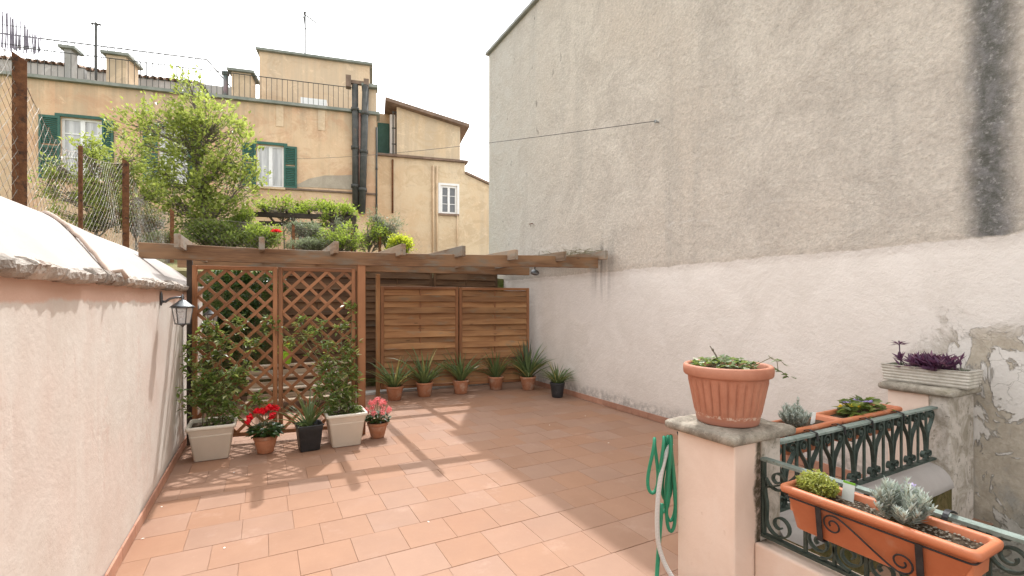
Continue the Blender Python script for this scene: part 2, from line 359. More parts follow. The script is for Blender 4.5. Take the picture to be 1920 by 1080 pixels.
    MT['soil'] = t.done(c, .95, t.bump(t.math('ADD', n2, n3), 1.0, .012), 0, .1)
    MT['trough'] = M_simple('stone_trough', (.42,.385,.33), (.58,.545,.48), 14, .93, 60, .6, .006, .05, 0, .15, (.15,.135,.11), 9, (.58,.74))
    # --- metals
    MT['iron'] = M_simple('green_iron', (.032,.05,.04), (.075,.10,.085), 14, .6, 90, .4, .003, .08, .35, .5, (.13,.10,.07), 10, (.58,.72))
    t = NT('rail_paint'); n = t.noise(9, 7, .7); n3 = t.noise(50, 5, .7)
    c = t.mix(t.ramp(n, .35, .7), (.15,.19,.165), (.27,.32,.29)); c = t.mix(t.ramp(n3, .55, .7), c, (.09,.095,.075)); MT['railtop'] = t.done(c, .6, t.bump(n3, .3, .003), .1, .4)
    MT['black_iron'] = M_simple('black_iron', (.018,.018,.02), (.04,.04,.042), 20, .5, 80, .2, .002, .05, .5, .5)
    MT['lamp_metal'] = M_simple('lamp_metal', (.09,.095,.10), (.17,.175,.18), 16, .4, 90, .12, .002, .05, .8, .5)
    MT['rust'] = M_simple('rusty_iron', (.11,.045,.022), (.20,.09,.042), 18, .85, 70, .6, .004, .15, .1, .2, (.05,.03,.022), 12, (.5,.66))
    MT['wire'] = M_simple('fence_wire', (.17,.145,.12), (.30,.28,.25), 30, .6, 80, .1, .001, .05, .5, .4, (.16,.09,.05), 7, (.45,.62))
    MT['drain'] = M_simple('dark_pipe', (.035,.038,.035), (.07,.068,.06), 5, .6, 40, .2, .005, .05, 0, .4, (.11,.075,.05), 4, (.55,.7))
    MT['copper'] = M_simple('reddish_pipe', (.30,.15,.11), (.40,.24,.19), 4, .6)
    MT['zinc'] = M_simple('zinc_grey', (.26,.27,.265), (.36,.37,.36), 5, .6, 40, .2)
    MT['vent'] = M_simple('vent_pipe_paint', (.13,.19,.18), (.30,.17,.19), 1.2, .5)
    # --- glass and white paint
    t = NT('lamp_glass'); t.b.inputs['Transmission Weight'].default_value = .55; n = t.noise(25, 4, .6)
    MT['lampglass'] = t.done((.78,.80,.80), t.ramp(n, .3, .7, .25, .5), None, 0, .5)
    t = NT('window_glass'); n = t.noise(1.0, 4, .6, t.map((6, 6, .5)))
    MT['pane'] = t.done(t.mix(t.ramp(n, .35, .65), (.36,.36,.36), (.60,.60,.59)), .12, None, 0, .6)
    t = NT('dark_window_glass'); MT['pane_dark'] = t.done(t.mix(t.noise(2, 4, .6), (.04,.045,.05), (.16,.165,.17)), .1, None, 0, .6)
    MT['white'] = M_simple('white_paint', (.74,.74,.72), (.80,.80,.79), 6, .5, 60, .05, .002, .03)
    MT['shutter'] = M_simple('green_shutter', (.022,.085,.062), (.035,.115,.085), 5, .55, 50, .1, .003, .1, 0, .4, (.06,.14,.11), 5, (.6,.8))
    # --- background houses
    def facade(name, a, b, stain, grey):
        t = NT(name); n1 = t.noise(.5, 6, .7); n2 = t.noise(1.1, 9, .75, None, 1.0); n3 = t.noise(12, 6, .7); st = t.noise(1.0, 6, .65, t.map((1.1, 1.1, .10)))
        c = t.mix(t.ramp(n2, .3, .7), a, b); c = t.mix(t.ramp(n1, .46, .60, 0, .75), c, stain)
        c = t.mix(t.ramp(st, .50, .68, 0, .6), c, grey); c = t.mix(t.math('MULTIPLY', t.ramp(n2, .58, .68), t.ramp(n3, .35, .6, 0, .8)), c, grey)
        zz = t.xyz()[2]; dr = t.noise(1.0, 5, .7, t.map((2.2, 2.2, .12), (3,1,0)))
        c = t.mix(t.math('MULTIPLY', t.ramp(t.math('ADD', zz, t.math('MULTIPLY', dr, 2.2)), 8.2, 9.6), t.ramp(dr, .38, .6, .15, .75)), c, grey)
        c = t.mix(t.math('MULTIPLY', t.ramp(t.noise(.8, 9, .75, t.map((1,1,1.3),(9,2,5)), 1.2), .50, .60), .55), c, tuple(x*.82 for x in stain))
        c = t.mix(t.math('MULTIPLY', t.ramp(t.noise(1.6, 9, .78, t.map((1,1,1),(1,7,2)), .8), .56, .63), .5), c, tuple(min(.8, x*1.12) for x in b))
        return t.done(c, .92, t.bump(t.math('ADD', n3, n2), .4, .03), 0, .15)
    MT['fac1'] = facade('ochre_render', (.61,.43,.27), (.67,.495,.33), (.61,.375,.235), (.42,.325,.225))
    MT['fac2'] = facade('yellow_render', (.62,.50,.34), (.66,.54,.38), (.61,.46,.295), (.49,.40,.29))
    MT['fac3'] = facade('pale_ochre_render', (.62,.47,.315), (.67,.52,.36), (.60,.44,.29), (.5,.40,.29))
    MT['patch'] = facade('grey_patch_render', (.36,.31,.245), (.45,.39,.31), (.40,.34,.27), (.26,.22,.17))
    MT['roofgrey'] = facade('grey_render', (.40,.39,.37), (.48,.47,.45), (.42,.40,.38), (.3,.29,.27))
    MT['slab'] = M_simple('slab_stone', (.17,.19,.165), (.27,.28,.25), 3, .9, 30, .4, .01)
    MT['cotto'] = M_simple('roof_tile_clay', (.28,.19,.14), (.42,.31,.24), 6, .9, 40, .4, .01, .2)
    MT['eave'] = M_simple('eave_wood', (.16,.11,.08), (.27,.19,.14), 3, .85)
    MT['reed'] = M_simple('reed_screen', (.20,.18,.22), (.36,.33,.38), 3, .9, 30, .2, .004, .2)
    # --- ground
    MT['earth'] = M_simple('garden_earth', (.13,.115,.05), (.24,.205,.11), 3, .95, 20, .8, .03, .0, 0, .1, (.10,.13,.035), 2, (.45,.6))
    MT['ground'] = M_simple('far_ground', (.20,.19,.16), (.27,.25,.21), .4, .95, 3, .3)
    MT['retain'] = M_simple('retaining_stone', (.20,.18,.15), (.33,.30,.25), 4, .95, 20, .8, .02)
    # --- leaves
    MT['l_tree'] = M_leaf('tree_leaf', (.085,.125,.028), (.17,.215,.055), (.42,.48,.10), .40, .42, 1.6, (.40,.42,.15))
    MT['l_shrub'] = M_leaf('shrub_leaf', (.06,.09,.025), (.13,.165,.045), (.26,.34,.07), .45, .38, 1.6, (.26,.28,.09))
    MT['l_vine'] = M_leaf('vine_leaf', (.09,.14,.025), (.16,.215,.045), (.40,.50,.07), .5, .42, 1.6)
    MT['l_bright'] = M_leaf('bright_leaf', (.19,.25,.025), (.30,.34,.04), (.62,.66,.05), .5, .42)
    MT['l_olive'] = M_leaf('olive_leaf', (.16,.18,.12), (.27,.29,.21), (.25,.29,.15), .5, .3)
    MT['l_jas'] = M_leaf('jasmine_leaf', (.055,.10,.028), (.14,.195,.06), (.34,.44,.09), .28, .34, 5, (.46,.47,.24))
    MT['l_aloe'] = M_leaf('aloe_leaf', (.085,.13,.05), (.16,.21,.09), (.2,.28,.08), .42, .2, 14)
    MT['l_aloe2'] = M_leaf('dark_aloe_leaf', (.06,.085,.055), (.11,.145,.095), (.1,.15,.06), .42, .15, 14)
    MT['l_yel'] = M_leaf('straw_leaf', (.34,.29,.10), (.44,.39,.17), (.35,.33,.1), .5, .25, 14)
    MT['l_dark'] = M_leaf('dark_green_leaf', (.022,.055,.018), (.055,.10,.03), (.12,.2,.03), .4, .25, 14)
    MT['l_ivy'] = M_leaf('ivy_leaf', (.07,.11,.04), (.17,.22,.10), (.24,.32,.07), .4, .3, 14, (.46,.48,.34))
    MT['l_thyme'] = M_leaf('lemon_thyme_leaf', (.27,.30,.055), (.40,.42,.10), (.48,.52,.09), .5, .3, 14, (.55,.55,.27))
    MT['l_lav'] = M_leaf('lavender_leaf', (.33,.37,.33), (.50,.54,.49), (.32,.38,.29), .6, .22, 14, (.66,.69,.64))
    MT['l_purple'] = M_leaf('purple_leaf', (.065,.028,.062), (.14,.06,.12), (.2,.06,.13), .45, .25, 14, (.24,.13,.17))
    MT['f_red'] = M_leaf('red_petal', (.62,.006,.018), (.78,.015,.035), (.85,.02,.03), .5, .3, 14)
    MT['f_pink'] = M_leaf('pink_petal', (.70,.12,.14), (.80,.28,.28), (.85,.25,.25), .5, .3, 14, (.85,.5,.46))
    MT['f_white'] = M_leaf('white_petal', (.8,.78,.72), (.85,.84,.80), (.8,.8,.75), .5, .3, 14)
    MT['f_violet'] = M_leaf('violet_petal', (.35,.27,.55), (.5,.42,.66), (.5,.4,.7), .5, .3, 14)
    MT['f_yellow'] = M_leaf('yellow_petal', (.75,.5,.03), (.8,.62,.06), (.8,.6,.05), .5, .3, 14)
    MT['bark'] = M_simple('bark', (.12,.10,.075), (.24,.21,.165), 14, .95, 40, .9, .01)
    MT['twig'] = M_simple('green_twig', (.12,.11,.05), (.2,.18,.09), 14, .8)
    MT['hose_g'] = M_simple('green_hose', (.012,.19,.10), (.02,.25,.135), 6, .38, 60, .05, .001, .04, 0, .5)
    t = NT('braided_hose'); wv = t.n('ShaderNodeTexWave'); wv.inputs['Scale'].default_value = 45; wv.bands_direction = 'Z'; t.set(wv.inputs['Vector'], t.tc)
    MT['hose_w'] = t.done(t.mix(wv.outputs['Fac'], (.44,.43,.41), (.60,.59,.56)), .5, t.bump(wv.outputs['Fac'], .3, .002))
    MT['hose_b'] = M_simple('brown_hose', (.36,.26,.20), (.44,.33,.26), 6, .6)
    MT['lime'] = M_simple('lime_pot', (.20,.42,.015), (.25,.48,.025), 5, .4)
    MT['tag_w'] = M_simple('tag_white', (.66,.70,.66), (.72,.75,.72), 8, .5)
    MT['tag_g'] = M_simple('tag_green', (.16,.36,.03), (.2,.4,.05), 8, .5)
mats()

# ================================================================== SETTING
def struct(o): o['kind'] = 'structure'; return o
g = MB(); g.add([(-400,-400,-3.2),(400,-400,-3.2),(400,600,-3.2),(-400,600,-3.2)], [(0,1,2,3)])
struct(part(g, 'ground', MT['ground']))

# raised garden behind the terrace and beyond the left wall: a terraced L-shaped bank
def garden():
    mb = MB(); xs = [-30 + i*1.0 for i in range(51)]; ys = [8.62 + j*.5 for j in range(36)]
    def h(x, y):
        b = 2.02 + .085*(y-8.6)
        return b + .10*mnoise.noise(Vector((x*.7, y*.7, 0))) + .05*mnoise.noise(Vector((x*2, y*2, 3)))
    n = len(xs)
    xs = [x for x in xs if x <= 4.36] + [4.36]; n = len(xs)
    vs = [(x, y, h(x,y) if j else 1.98) for j, y in enumerate(ys) for x in xs]
    fs = [(j*n+i, j*n+i+1, (j+1)*n+i+1, (j+1)*n+i) for j in range(len(ys)-1) for i in range(n-1)]
    mb.add(vs, fs)
    # strip along the left wall
    xs2 = [-30, -20, -10, -6, -4, -3, -2.2, -1.62]; ys2 = [-6 + j*.5 for j in range(30)]; ys2 = [y for y in ys2 if y < 8.5] + [8.62]
    n2 = len(xs2); vs = [(x, y, 1.86 + .05*mnoise.noise(Vector((x, y, 5)))) for y in ys2 for x in xs2]
    mb.add(vs, [(j*n2+i, j*n2+i+1, (j+1)*n2+i+1, (j+1)*n2+i) for j in range(len(ys2)-1) for i in range(n2-1)])
    # front risers so that the bank is solid
    mb.add([(-1.62,8.62,-3.2),(4.36,8.62,-3.2),(4.36,8.62,1.98),(-1.62,8.62,1.98)], [(0,1,2,3)])
    return part(mb, 'garden_ground', MT['earth'], smooth=True)
struct(garden())

# terrace floor: slab + tiles
TP = .306; XL, XR = -.74, 4.37
def terrace():
    s = MB()
    s.box(XL-.3, 2.2, -3.0, 1.44, -.35, -.006); s.box(XL-.3, XR+.02, 1.44, 8.62, -.35, -.0062)
    fl = struct(part(s, 'terrace_floor', MT['grout']))
    def tile_me(wx, wy):
        g_ = .0016; x, y = wx/2-.0007, wy/2-g_; c = .0012; m = MB()
        def ring(k, z): return [(-x+k,-y+k,z),(x-k,-y+k,z),(x-k,y-k,z),(-x+k,y-k,z)]
        m.loft([ring(0,-.005), ring(0,-c), ring(c,0)], True, False, True); return m
    cache = {}
    rest = MB()
    y0 = 2.815 - 12*TP
    for r in range(40):
        ya = y0 + r*TP; yb = ya + TP
        if ya > 8.5: break
        off = (.5*TP if r % 2 else 0) + (.13 if r in (10, 15) else 0)
        x = XL - TP + off % TP
        while x < XR:
            xa, xb = max(x, XL), min(x+TP, XR)
            cx, cy = (xa+xb)/2, (ya+yb)/2; x += TP
            if xb - xa < .02: continue
            if cy < 1.42 and cx > 2.03: continue
            if cy < 1.42 and xb > 2.03: xb = 2.03; cx = (xa+xb)/2
            dz = rnd.uniform(-.0007, .0007); tx, ty = rnd.uniform(-.0025,.0025), rnd.uniform(-.0025,.0025)
            M = Matrix.Translation((cx, cy, dz)) @ Matrix.Rotation(tx, 4, 'X') @ Matrix.Rotation(ty, 4, 'Y')
            if 1.8 < cy < 7.02:
                k = round(xb-xa, 3)
                if k not in cache: cache[k] = tile_me(xb-xa, yb-ya).mesh('floor_tile')
                put(cache[k], 'floor_tile', MT['tile'], fl, False, None, M)
            else:
                tm = tile_me(xb-xa, yb-ya); rest.add(tm.v, tm.f, M)
    part(rest, 'remaining_tiles', MT['tile'], fl, kind='stuff')
terrace()

# ------------------------------------------------------------------ tall rendered building on the right
def right_building():
    t = T('rendered_building', 'tall grey cement rendered blank building wall with pink painted base and dark soot streak', 'building', (8, 3, -3.2))
    m = MB()
    ny, nz = 70, 52; Y0, Y1, Z0, Z1 = -6.0, 9.36, -3.2, 6.93
    # front face with slight unevenness of the render
    vs = []
    for j in range(nz+1):
        for i in range(ny+1):
            y = Y0 + (Y1-Y0)*i/ny; z = Z0 + (Z1-Z0)*j/nz
            e = 0 if i in (0, ny) or j in (0, nz) else .012*mnoise.noise(Vector((0, y*.8, z*.8))) + .006*mnoise.noise(Vector((3, y*2.3, z*2.3)))
            vs.append((XR + e, y, z))
    n = ny+1
    m.add(vs, [(j*n+i+1, j*n+i, (j+1)*n+i, (j+1)*n+i+1) for j in range(nz) for i in range(ny)])
    m.add([(XR,Y1,Z0),(14,Y1,Z0),(14,Y1,Z1),(XR,Y1,Z1)], [(0,3,2,1)]); m.add([(XR,Y0,Z0),(14,Y0,Z0),(14,Y0,Z1),(XR,Y0,Z1)], [(0,1,2,3)])
    m.add([(14,Y0,Z0),(14,Y1,Z0),(14,Y1,Z1),(14,Y0,Z1)], [(0,1,2,3)]); m.add([(XR,Y0,Z1),(14,Y0,Z1),(14,Y1,Z1),(XR,Y1,Z1)], [(0,1,2,3)])
    part(m, 'wall', MT['rwall'], t, smooth=True)
    e = MB(); e.box(XR-.07, 14.1, Y0-.1, Y1+.06, Z1+.002, Z1+.07); bevel(part(e, 'roof_edge', MT['zinc'], t), .012)
    sk = cbox(.30, .012, .082, .003).mesh('skirting_tile')
    for i in range(21):
        y = 1.78 + i*.304
        if y + .3 > 8.5: break
        plank((XR-.008, y, .0445), (XR-.008, y+.3, .0445), .012, .082, MT['skirt'], t, 'skirting_tile', me=sk)
    # small iron hook and socket
    p = onX(1000, 420, XR); h = MB(); h.tube([p+Vector((.01,0,0)), p+Vector((-.05,0,0)), p+Vector((-.055,0,-.05))], .006, 6); h.box(p.x-.062, p.x-.05, p.y-.06, p.y+.06, p.z-.004, p.z+.006)
    part(h, 'wall_hook', MT['rust'], t)
    p = onX(1235, 229, XR); h = MB(); h.lathe([(.012,0),(.012,.05),(.02,.055),(.02,.075)], 10, (0,0,0), True, True, M=Matrix.Translation(p+Vector((.012,0,0))) @ Matrix.Rotation(-math.pi/2, 4, 'Y'))
    part(h, 'wire_anchor', MT['zinc'], t)
    return t
right_building()

# ------------------------------------------------------------------ plastered boundary wall on the left with barrel top
LY0, LY1 = -3.0, 7.58
def top_prof(k=14):
    out = []
    for i in range(k+1):
        a = i/k*math.pi*.5
        u = i/k; out.append((-.73 - .57*u - .03*math.sin(math.pi*u), 1.64 + .45*u + .065*math.sin(math.pi*u)))
    return out + [(-1.36, 2.095), (-1.46, 2.07), (-1.57, 2.0), (-1.62, 1.9)]
def left_wall():
    t = T('plastered_wall', 'pale pink plastered boundary wall with rough stone ledge and rounded top', 'wall', (-1.1, 3, 0))
    m = MB(); ny = 90; nz = 20; vs = []
    for j in range(nz+1):
        for i in range(ny+1):
            y = LY0 + (LY1-LY0)*i/ny; z = -.3 + 1.92*j/nz
            e = .007*mnoise.noise(Vector((1, y*1.3, z*1.3))) + .004*mnoise.noise(Vector((5, y*3.5, z*3.5)))
            vs.append((XL + e, y, z))
    n = ny+1
    m.add(vs, [(j*n+i, j*n+i+1, (j+1)*n+i+1, (j+1)*n+i) for j in range(nz) for i in range(ny)])
    m.add([(XL,LY1,-.3),(-1.6,LY1,-.3),(-1.6,LY1,1.62),(XL,LY1,1.62)], [(0,3,2,1)])
    m.add([(-1.6,LY0,-.3),(-1.6,LY1,-.3),(-1.6,LY1,1.9),(-1.6,LY0,1.9)], [(0,3,2,1)])
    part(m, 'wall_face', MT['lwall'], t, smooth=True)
    r = MB(); pr = top_prof(); rings = []
    for i in range(ny+1):
        y = LY0 + (LY1-LY0)*i/ny
        rings.append([(x + .008*mnoise.noise(Vector((x*2, y*1.1, z))), y, z + .008*mnoise.noise(Vector((x*2+7, y*1.1, z)))) for x, z in pr])
    r.loft(rings, False)
    r.add([(x, LY1, z) for x, z in pr] + [(-1.62, LY1, 1.6), (-.74, LY1, 1.6)], [tuple(range(len(pr)+2))])
    part(r, 'rounded_top', MT['ltop'], t, smooth=True)
    # rough ledge stones, each a broken slab
    y = LY0; k = 0
    while y < LY1 - .05:
        L = rnd.uniform(.16, .5); L = min(L, LY1 - y); s = MB(); nx = max(6, int(L/.022)); ns = 5
        pro = rnd.uniform(.04, .055); zb = 1.574 + .011*max(0, y-2) + rnd.uniform(-.006, .006); zt = zb + .072 + rnd.uniform(-.008, .008)
        rings = []
        for i in range(nx+1):
            yy = y + L*i/nx; rg = []
            for (x, z) in [(XL-.03, zt+.003), (XL+pro*.35, zt), (XL+pro*.85, zt-.018), (XL+pro, (zt+zb)/2+.015), (XL+pro*.9, (zt+zb)/2-.012), (XL+pro*.6, zb+.008), (XL-.03, zb)]:
                q = Vector((x*9, yy*9, z*9)); a = .010*mnoise.noise(q*1.3) + .010*mnoise.noise(q*3.1+Vector((4,4,4)))
                rg.append((x + a*1.3, yy, z + a*.8))
            rings.append(rg)
        s.loft(rings, True, True, True)
        part(s, 'ledge_stone', MT['coping'], t, smooth=False)
        y += L + rnd.uniform(.0, .006)
    sk = cbox(.30, .014, .08, .003).mesh('skirting_tile')
    for i in range(25):
        yy = -.2 + i*.304
        plank((XL+.012, yy, .0435), (XL+.012, yy+.3, .0435), .014, .08, MT['skirt'], t, 'skirting_tile', me=sk)
left_wall()

# brown hose lying over the rounded top
def surf(x, y):
    pr = top_prof(40)
    best = min(pr[:41], key=lambda q: abs(q[0]-x)); return best[1]
h = MB(); pts = []
yA = onX(212, 500, -.72).y; yB = onX(100, 402, -1.28).y
for i in range(15):
    k = i/14; x = -.738 - .6*k**1.15; pts.append((x+.004, yA + (yB-yA)*(k*.75+.25*k*k), surf(x, 0) + .018))
pts = [(-.665, yA+.02, 1.63), (-.685, yA+.01, 1.675)] + pts + [(-1.46, yB+.08, 2.09), (-1.55, yB+.2, 2.03)]
tag(part(h.tube(pts, .013, 8), 'hose', MT['hose_b'], smooth=True), 'brown hose draped over the rounded top of the pink wall', 'hose')

# ------------------------------------------------------------------ wall lanterns
def lantern(loc, label, rz=0.0, s=1.0):
    t = T('wall_lantern', label, 'lantern', loc, 'wall lanterns on the plastered wall'); t.scale = (s, s, s)
    def P(mb, n, m, par=t, sm=False): return part(mb, n, MT[m], par, sm, True)
    m = MB(); m.lathe([(.0,0),(.026,0),(.026,.006),(.017,.012),(0,.014)], 14, M=Matrix.Diagonal((1,1,1,1)) @ Matrix.Rotation(math.pi/2, 4, 'Y') @ Matrix.Diagonal((2.2,1,1,1)))
    P(m, 'wall_plate', 'lamp_metal', sm=True)
    a = MB(); a.tube([(0,0,-.02),(.03,0,-.025),(.06,0,.0),(.10,0,.012),(.145,0,.012)], [.011,.010,.009,.008,.008], 8)
    a.tube([(.145,0,-.02),(.145,0,.035)], .006, 8); P(a, 'arm', 'lamp_metal', sm=True)
    c = .145
    r = MB(); r.lathe([(.088,-.072),(.090,-.068),(.075,-.056),(.055,-.042),(.038,-.026),(.026,-.016),(.012,-.010),(.010,.0),(.014,.012),(.007,.03),(.0,.04)], 12, (c,0,0)); P(r, 'roof_cap', 'lamp_metal', sm=True)
    def hexp(rr, z, k): q = math.pi/3*k; return Vector((c + rr*math.cos(q), rr*math.sin(q), z))
    fr = MB()
    for k in range(6): fr.tube([hexp(.072,-.072,k), hexp(.050,-.205,k)], .0045, 5)
    fr.tube([hexp(.050,-.205,k) for k in range(7)], .005, 5); fr.tube([hexp(.072,-.074,k) for k in range(7)], .005, 5)
    P(fr, 'frame', 'lamp_metal')
    for k in range(6):
        g_ = MB(); p = [hexp(.070,-.076,k), hexp(.070,-.076,k+1), hexp(.048,-.203,k+1), hexp(.048,-.203,k)]
        nn = (p[1]-p[0]).cross(p[3]-p[0]).normalized()*.0015
        g_.loft([[q+nn for q in p], [q-nn for q in p]], True, True, True); P(g_, 'pane', 'lampglass')
    b = MB(); b.lathe([(0,-.235),(.006,-.233),(.009,-.225),(.02,-.215),(.048,-.210),(.05,-.204),(0,-.203)], 12, (c,0,0)); P(b, 'base_cup', 'lamp_metal', sm=True)
    bu = MB(); bu.lathe([(.012,-.20),(.014,-.17),(.02,-.14),(.022,-.12),(.014,-.10),(.0,-.096)], 10, (c,0,0)); P(bu, 'bulb', 'white', sm=True)
lantern((XL+.004, 4.67, 1.53), 'black hexagonal wall lantern on the sunlit pink plaster wall under the ledge')
lantern((XL+.004, 7.05, 1.42), 'second wall lantern half hidden behind the wooden trellis')

# ------------------------------------------------------------------ pergola
BL0, BL1 = Vector((-1.06, 5.66, 0)), Vector((4.16, 5.31, 0))
RX = [-.70, -.02, .67, 1.38, 2.09, 2.79, 3.50, 4.20]
def pergola():
    t = T('wooden_pergola', 'brown weathered timber pergola with long front beam and spaced rafters', 'pergola', (1.0, 5.53, 0))
    # front beam in two lengths meeting with a little sag
    def zt(x): return 2.075 + .012*x + .0
    mb = MB(); rings = []; n = 26
    for i in range(n+1):
        k = i/n; p = BL0.lerp(BL1, k); z = 2.075 + .058*k - .028*math.sin(math.pi*min(1, k*1.25)) + .004*mnoise.noise(Vector((k*9,0,0)))
        hw = .035; hh = .150
        rings.append([(p.x, p.y-hw, z-hh), (p.x, p.y+hw, z-hh), (p.x, p.y+hw, z-.004), (p.x, p.y+hw-.006, z), (p.x, p.y-hw+.006, z), (p.x, p.y-hw, z-.004)])
    mb.loft(rings, True, True, True)
    part(mb, 'front_beam', MT['w_beam'], t)
    plank((-1.0, 7.50, 2.03), (4.15, 7.22, 2.05), .07, .14, MT['w_beam'], t, 'rear_beam')
    plank((.98, 5.545, .0), (.98, 5.545, 1.935), .085, .085, MT['w_trellis'], t, 'post', up=(0,1,0))
    plank((-.685, 5.90, .012), (-.685, 5.90, 1.95), .05, .05, MT['w_dark'], t, 'post', up=(0,1,0))
    plank((1.615, 7.66, .0), (1.615, 7.66, 1.955), .06, .06, MT['w_slat'], t, 'post', up=(0,1,0))
    for i, x in enumerate(RX):
        k = (x+1.06)/5.22; z = 2.075 + .058*k - .012 + rnd.uniform(-.006, .012) + (.04 if i == 7 else 0)
        y0 = 5.20 - .05*(x-.6)*.4 + rnd.uniform(-.02,.02)
        plank((x, y0, z), (x+rnd.uniform(-.02,.02), 8.55, z+.05), .05, .125, MT['w_raft'], t, 'rafter')
    # brush lying on top of the last rafters by the wall
    m = MB()
    for i in range(170):
        p = Vector((rnd.uniform(3.75,4.33), rnd.uniform(5.3,6.4), 2.20 + rnd.random()*.04)); d = Vector((rnd.uniform(-1,1), rnd.uniform(-1,1), rnd.uniform(-.1,.5)))
        m.tube([p, p + d*.08, p + d*.15 + Vector((0,0,-.02))], .0022, 3, False)
    part(m, 'dry_brush', MT['twig'], t, kind='stuff')
    # spotlight under the beam
    s = MB(); p = onY(998, 510, 5.42); s.lathe([(.0,-.03),(.05,-.03),(.055,.0),(.03,.03),(.0,.035)], 14, p); s.tube([p, p+Vector((0,0,.09))], .008, 6)
    return t
pergola()
sp = onY(1003, 511, 5.55)
tsp = T('spotlight', 'small dark flood lamp under the pergola beam by the tall wall', 'lamp', (sp.x, sp.y, sp.z))
m = MB(); m.lathe([(0,-.035),(.03,-.035),(.055,-.022),(.062,0),(.045,.028),(.02,.04),(0,.042)], 16, M=Matrix.Rotation(.35, 4, 'X')); part(m, 'housing', MT['lamp_metal'], tsp, True, True)
m = MB(); m.lathe([(0,-.0385),(.028,-.038),(.028,-.036)], 14, M=Matrix.Rotation(.35, 4, 'X')); part(m, 'lens', MT['white'], tsp, True, True)
m = MB(); m.tube([(0,0,.03),(0,.0,.075),(0,-.06,.08)], .008, 6); part(m, 'bracket', MT['black_iron'], tsp, True, True)

# ------------------------------------------------------------------ trellis panels
TA, TB = Vector((-.655, 5.85, 0)), Vector((.925, 5.575, 0))
def trellis(a, b, label):
    t = T('trellis_panel', label, 'trellis', (a+b)/2, 'trellis panels')
    d = (b-a).normalized(); L = (b-a).length; nrm = d.cross(Vector((0,0,1)))
    z0, z1 = .075, 1.885; fw = .042
    def P(s, z, o=0): return a + d*s + Vector((0,0,z)) + nrm*o
    for s in (fw/2, L-fw/2): plank(P(s, z0), P(s, z1), fw, .04, MT['w_trellis'], t, 'stile', up=nrm)
    for z in (z0+fw/2, z1-fw/2): plank(P(fw, z), P(L-fw, z), .038, fw, MT['w_trellis'], t, 'rail')
    xa, xb, za, zb = fw-.004, L-fw+.004, z0+fw-.004, z1-fw+.004
    pitch = .182
    for sgn, o in ((1, .006), (-1, -.006)):
        k = -20
        while k < 40:
            k += 1
            # line z = za + sgn*(s - xa) + c
            c = k*pitch if sgn == 1 else k*pitch
            pts = []
            for s in (xa, xb):
                z = za + sgn*(s-xa) + c
                if za <= z <= zb: pts.append((s, z))
            for z in (za, zb):
                s = xa + (z-za-c)*sgn
                if xa < s < xb: pts.append((s, z))
            if len(pts) < 2: continue
            pts.sort(); p, q = pts[0], pts[-1]
            if (q[0]-p[0]) < .04: continue
            plank(P(p[0], p[1], o), P(q[0], q[1], o), .009, .033, MT['w_trellis'], t, 'lath', up=nrm.cross((P(*q)-P(*p)).normalized()), c=.0015)
TM = TA.lerp(TB, .5); dT = (TB-TA).normalized()
trellis(TA, TM - dT*.006, 'orange-brown diagonal lattice trellis panel standing against the pink wall')
trellis(TM + dT*.006, TB, 'orange-brown diagonal lattice trellis panel fixed to the square pergola post')

# ------------------------------------------------------------------ wicker fence panels
def fence_panel(a, b, z0, z1, nsl, label, group, batten=1, name='fence_panel', skip=(), sm='w_slat', fm='w_frame'):
    a, b = Vector(a), Vector(b); t = T(name, label, 'fence panel', ((a+b)/2)[:2] + (z0,), group)
    d = (b-a).normalized(); L = (b-a).length; nrm = d.cross(Vector((0,0,1))); fw = .045
    def P(s, z, o=0): return a + d*s + Vector((0,0,z)) + nrm*o
    for s in (fw/2, L-fw/2): plank(P(s, z0), P(s, z1), .05, fw, MT[fm], t, 'stile', up=nrm)
    for z in (z0+fw/2, z1-fw/2): plank(P(fw, z), P(L-fw, z), .045, fw, MT[fm], t, 'rail')
    xs = [L*(i+1)/(batten+1) for i in range(batten)]
    for s in xs: plank(P(s, z0+fw), P(s, z1-fw), .022, .022, MT[fm], t, 'batten', up=nrm)
    zs0, zs1 = z0+fw+.004, z1-fw-.004; ph = (zs1-zs0)/nsl
    for i in range(nsl):
        if i in skip: continue
        # each slat weaves past the battens: front of it on one row, behind it on the next
        zc = zs0 + (i+.5)*ph; sg = 1 if i % 2 else -1; m = MB(); hh = ph*.52; rings = []; nn = 12; j0 = rnd.uniform(-.003,.003)
        for k in range(nn+1):
            s = -L/2+fw-.006 + (L-2*fw+.012)*k/nn; f = math.sin(math.pi*(s+L/2)/L*(batten+1)*.5*2/ (1 if batten else 1)) if False else math.sin(math.pi*k/nn)
            o = sg*.016*f; tw = .013
            z_ = j0 + .0025*mnoise.noise(Vector((s*2, i*3.1, z0)))
            rings.append([(s, o-.006-tw, z_-hh+.004), (s, o+.006-tw, z_-hh), (s, o+.006+tw, z_+hh-.004), (s, o-.006+tw, z_+hh)])
        m.loft(rings, True, True, True)
        M = Matrix(((d.x,nrm.x*-1,0),(d.y,nrm.y*-1,0),(0,0,1))).to_4x4(); M.translation = P(L/2, zc)
        put(m.mesh('slat'), 'slat', MT[sm], t, False, None, M)
    return t
PA = Vector((1.66, 7.66, 0)); PD = Vector((.988, -.156, 0))
fence_panel(PA, PA+PD*1.262, .10, 1.76, 16, 'woven slat fence panel behind the potted aloes next to the trellis', 'woven fence panels')
fence_panel(PA+PD*1.285, PA+PD*2.545, .10, 1.755, 16, 'woven slat fence panel behind the potted aloes next to the tall pink-based wall', 'woven fence panels')
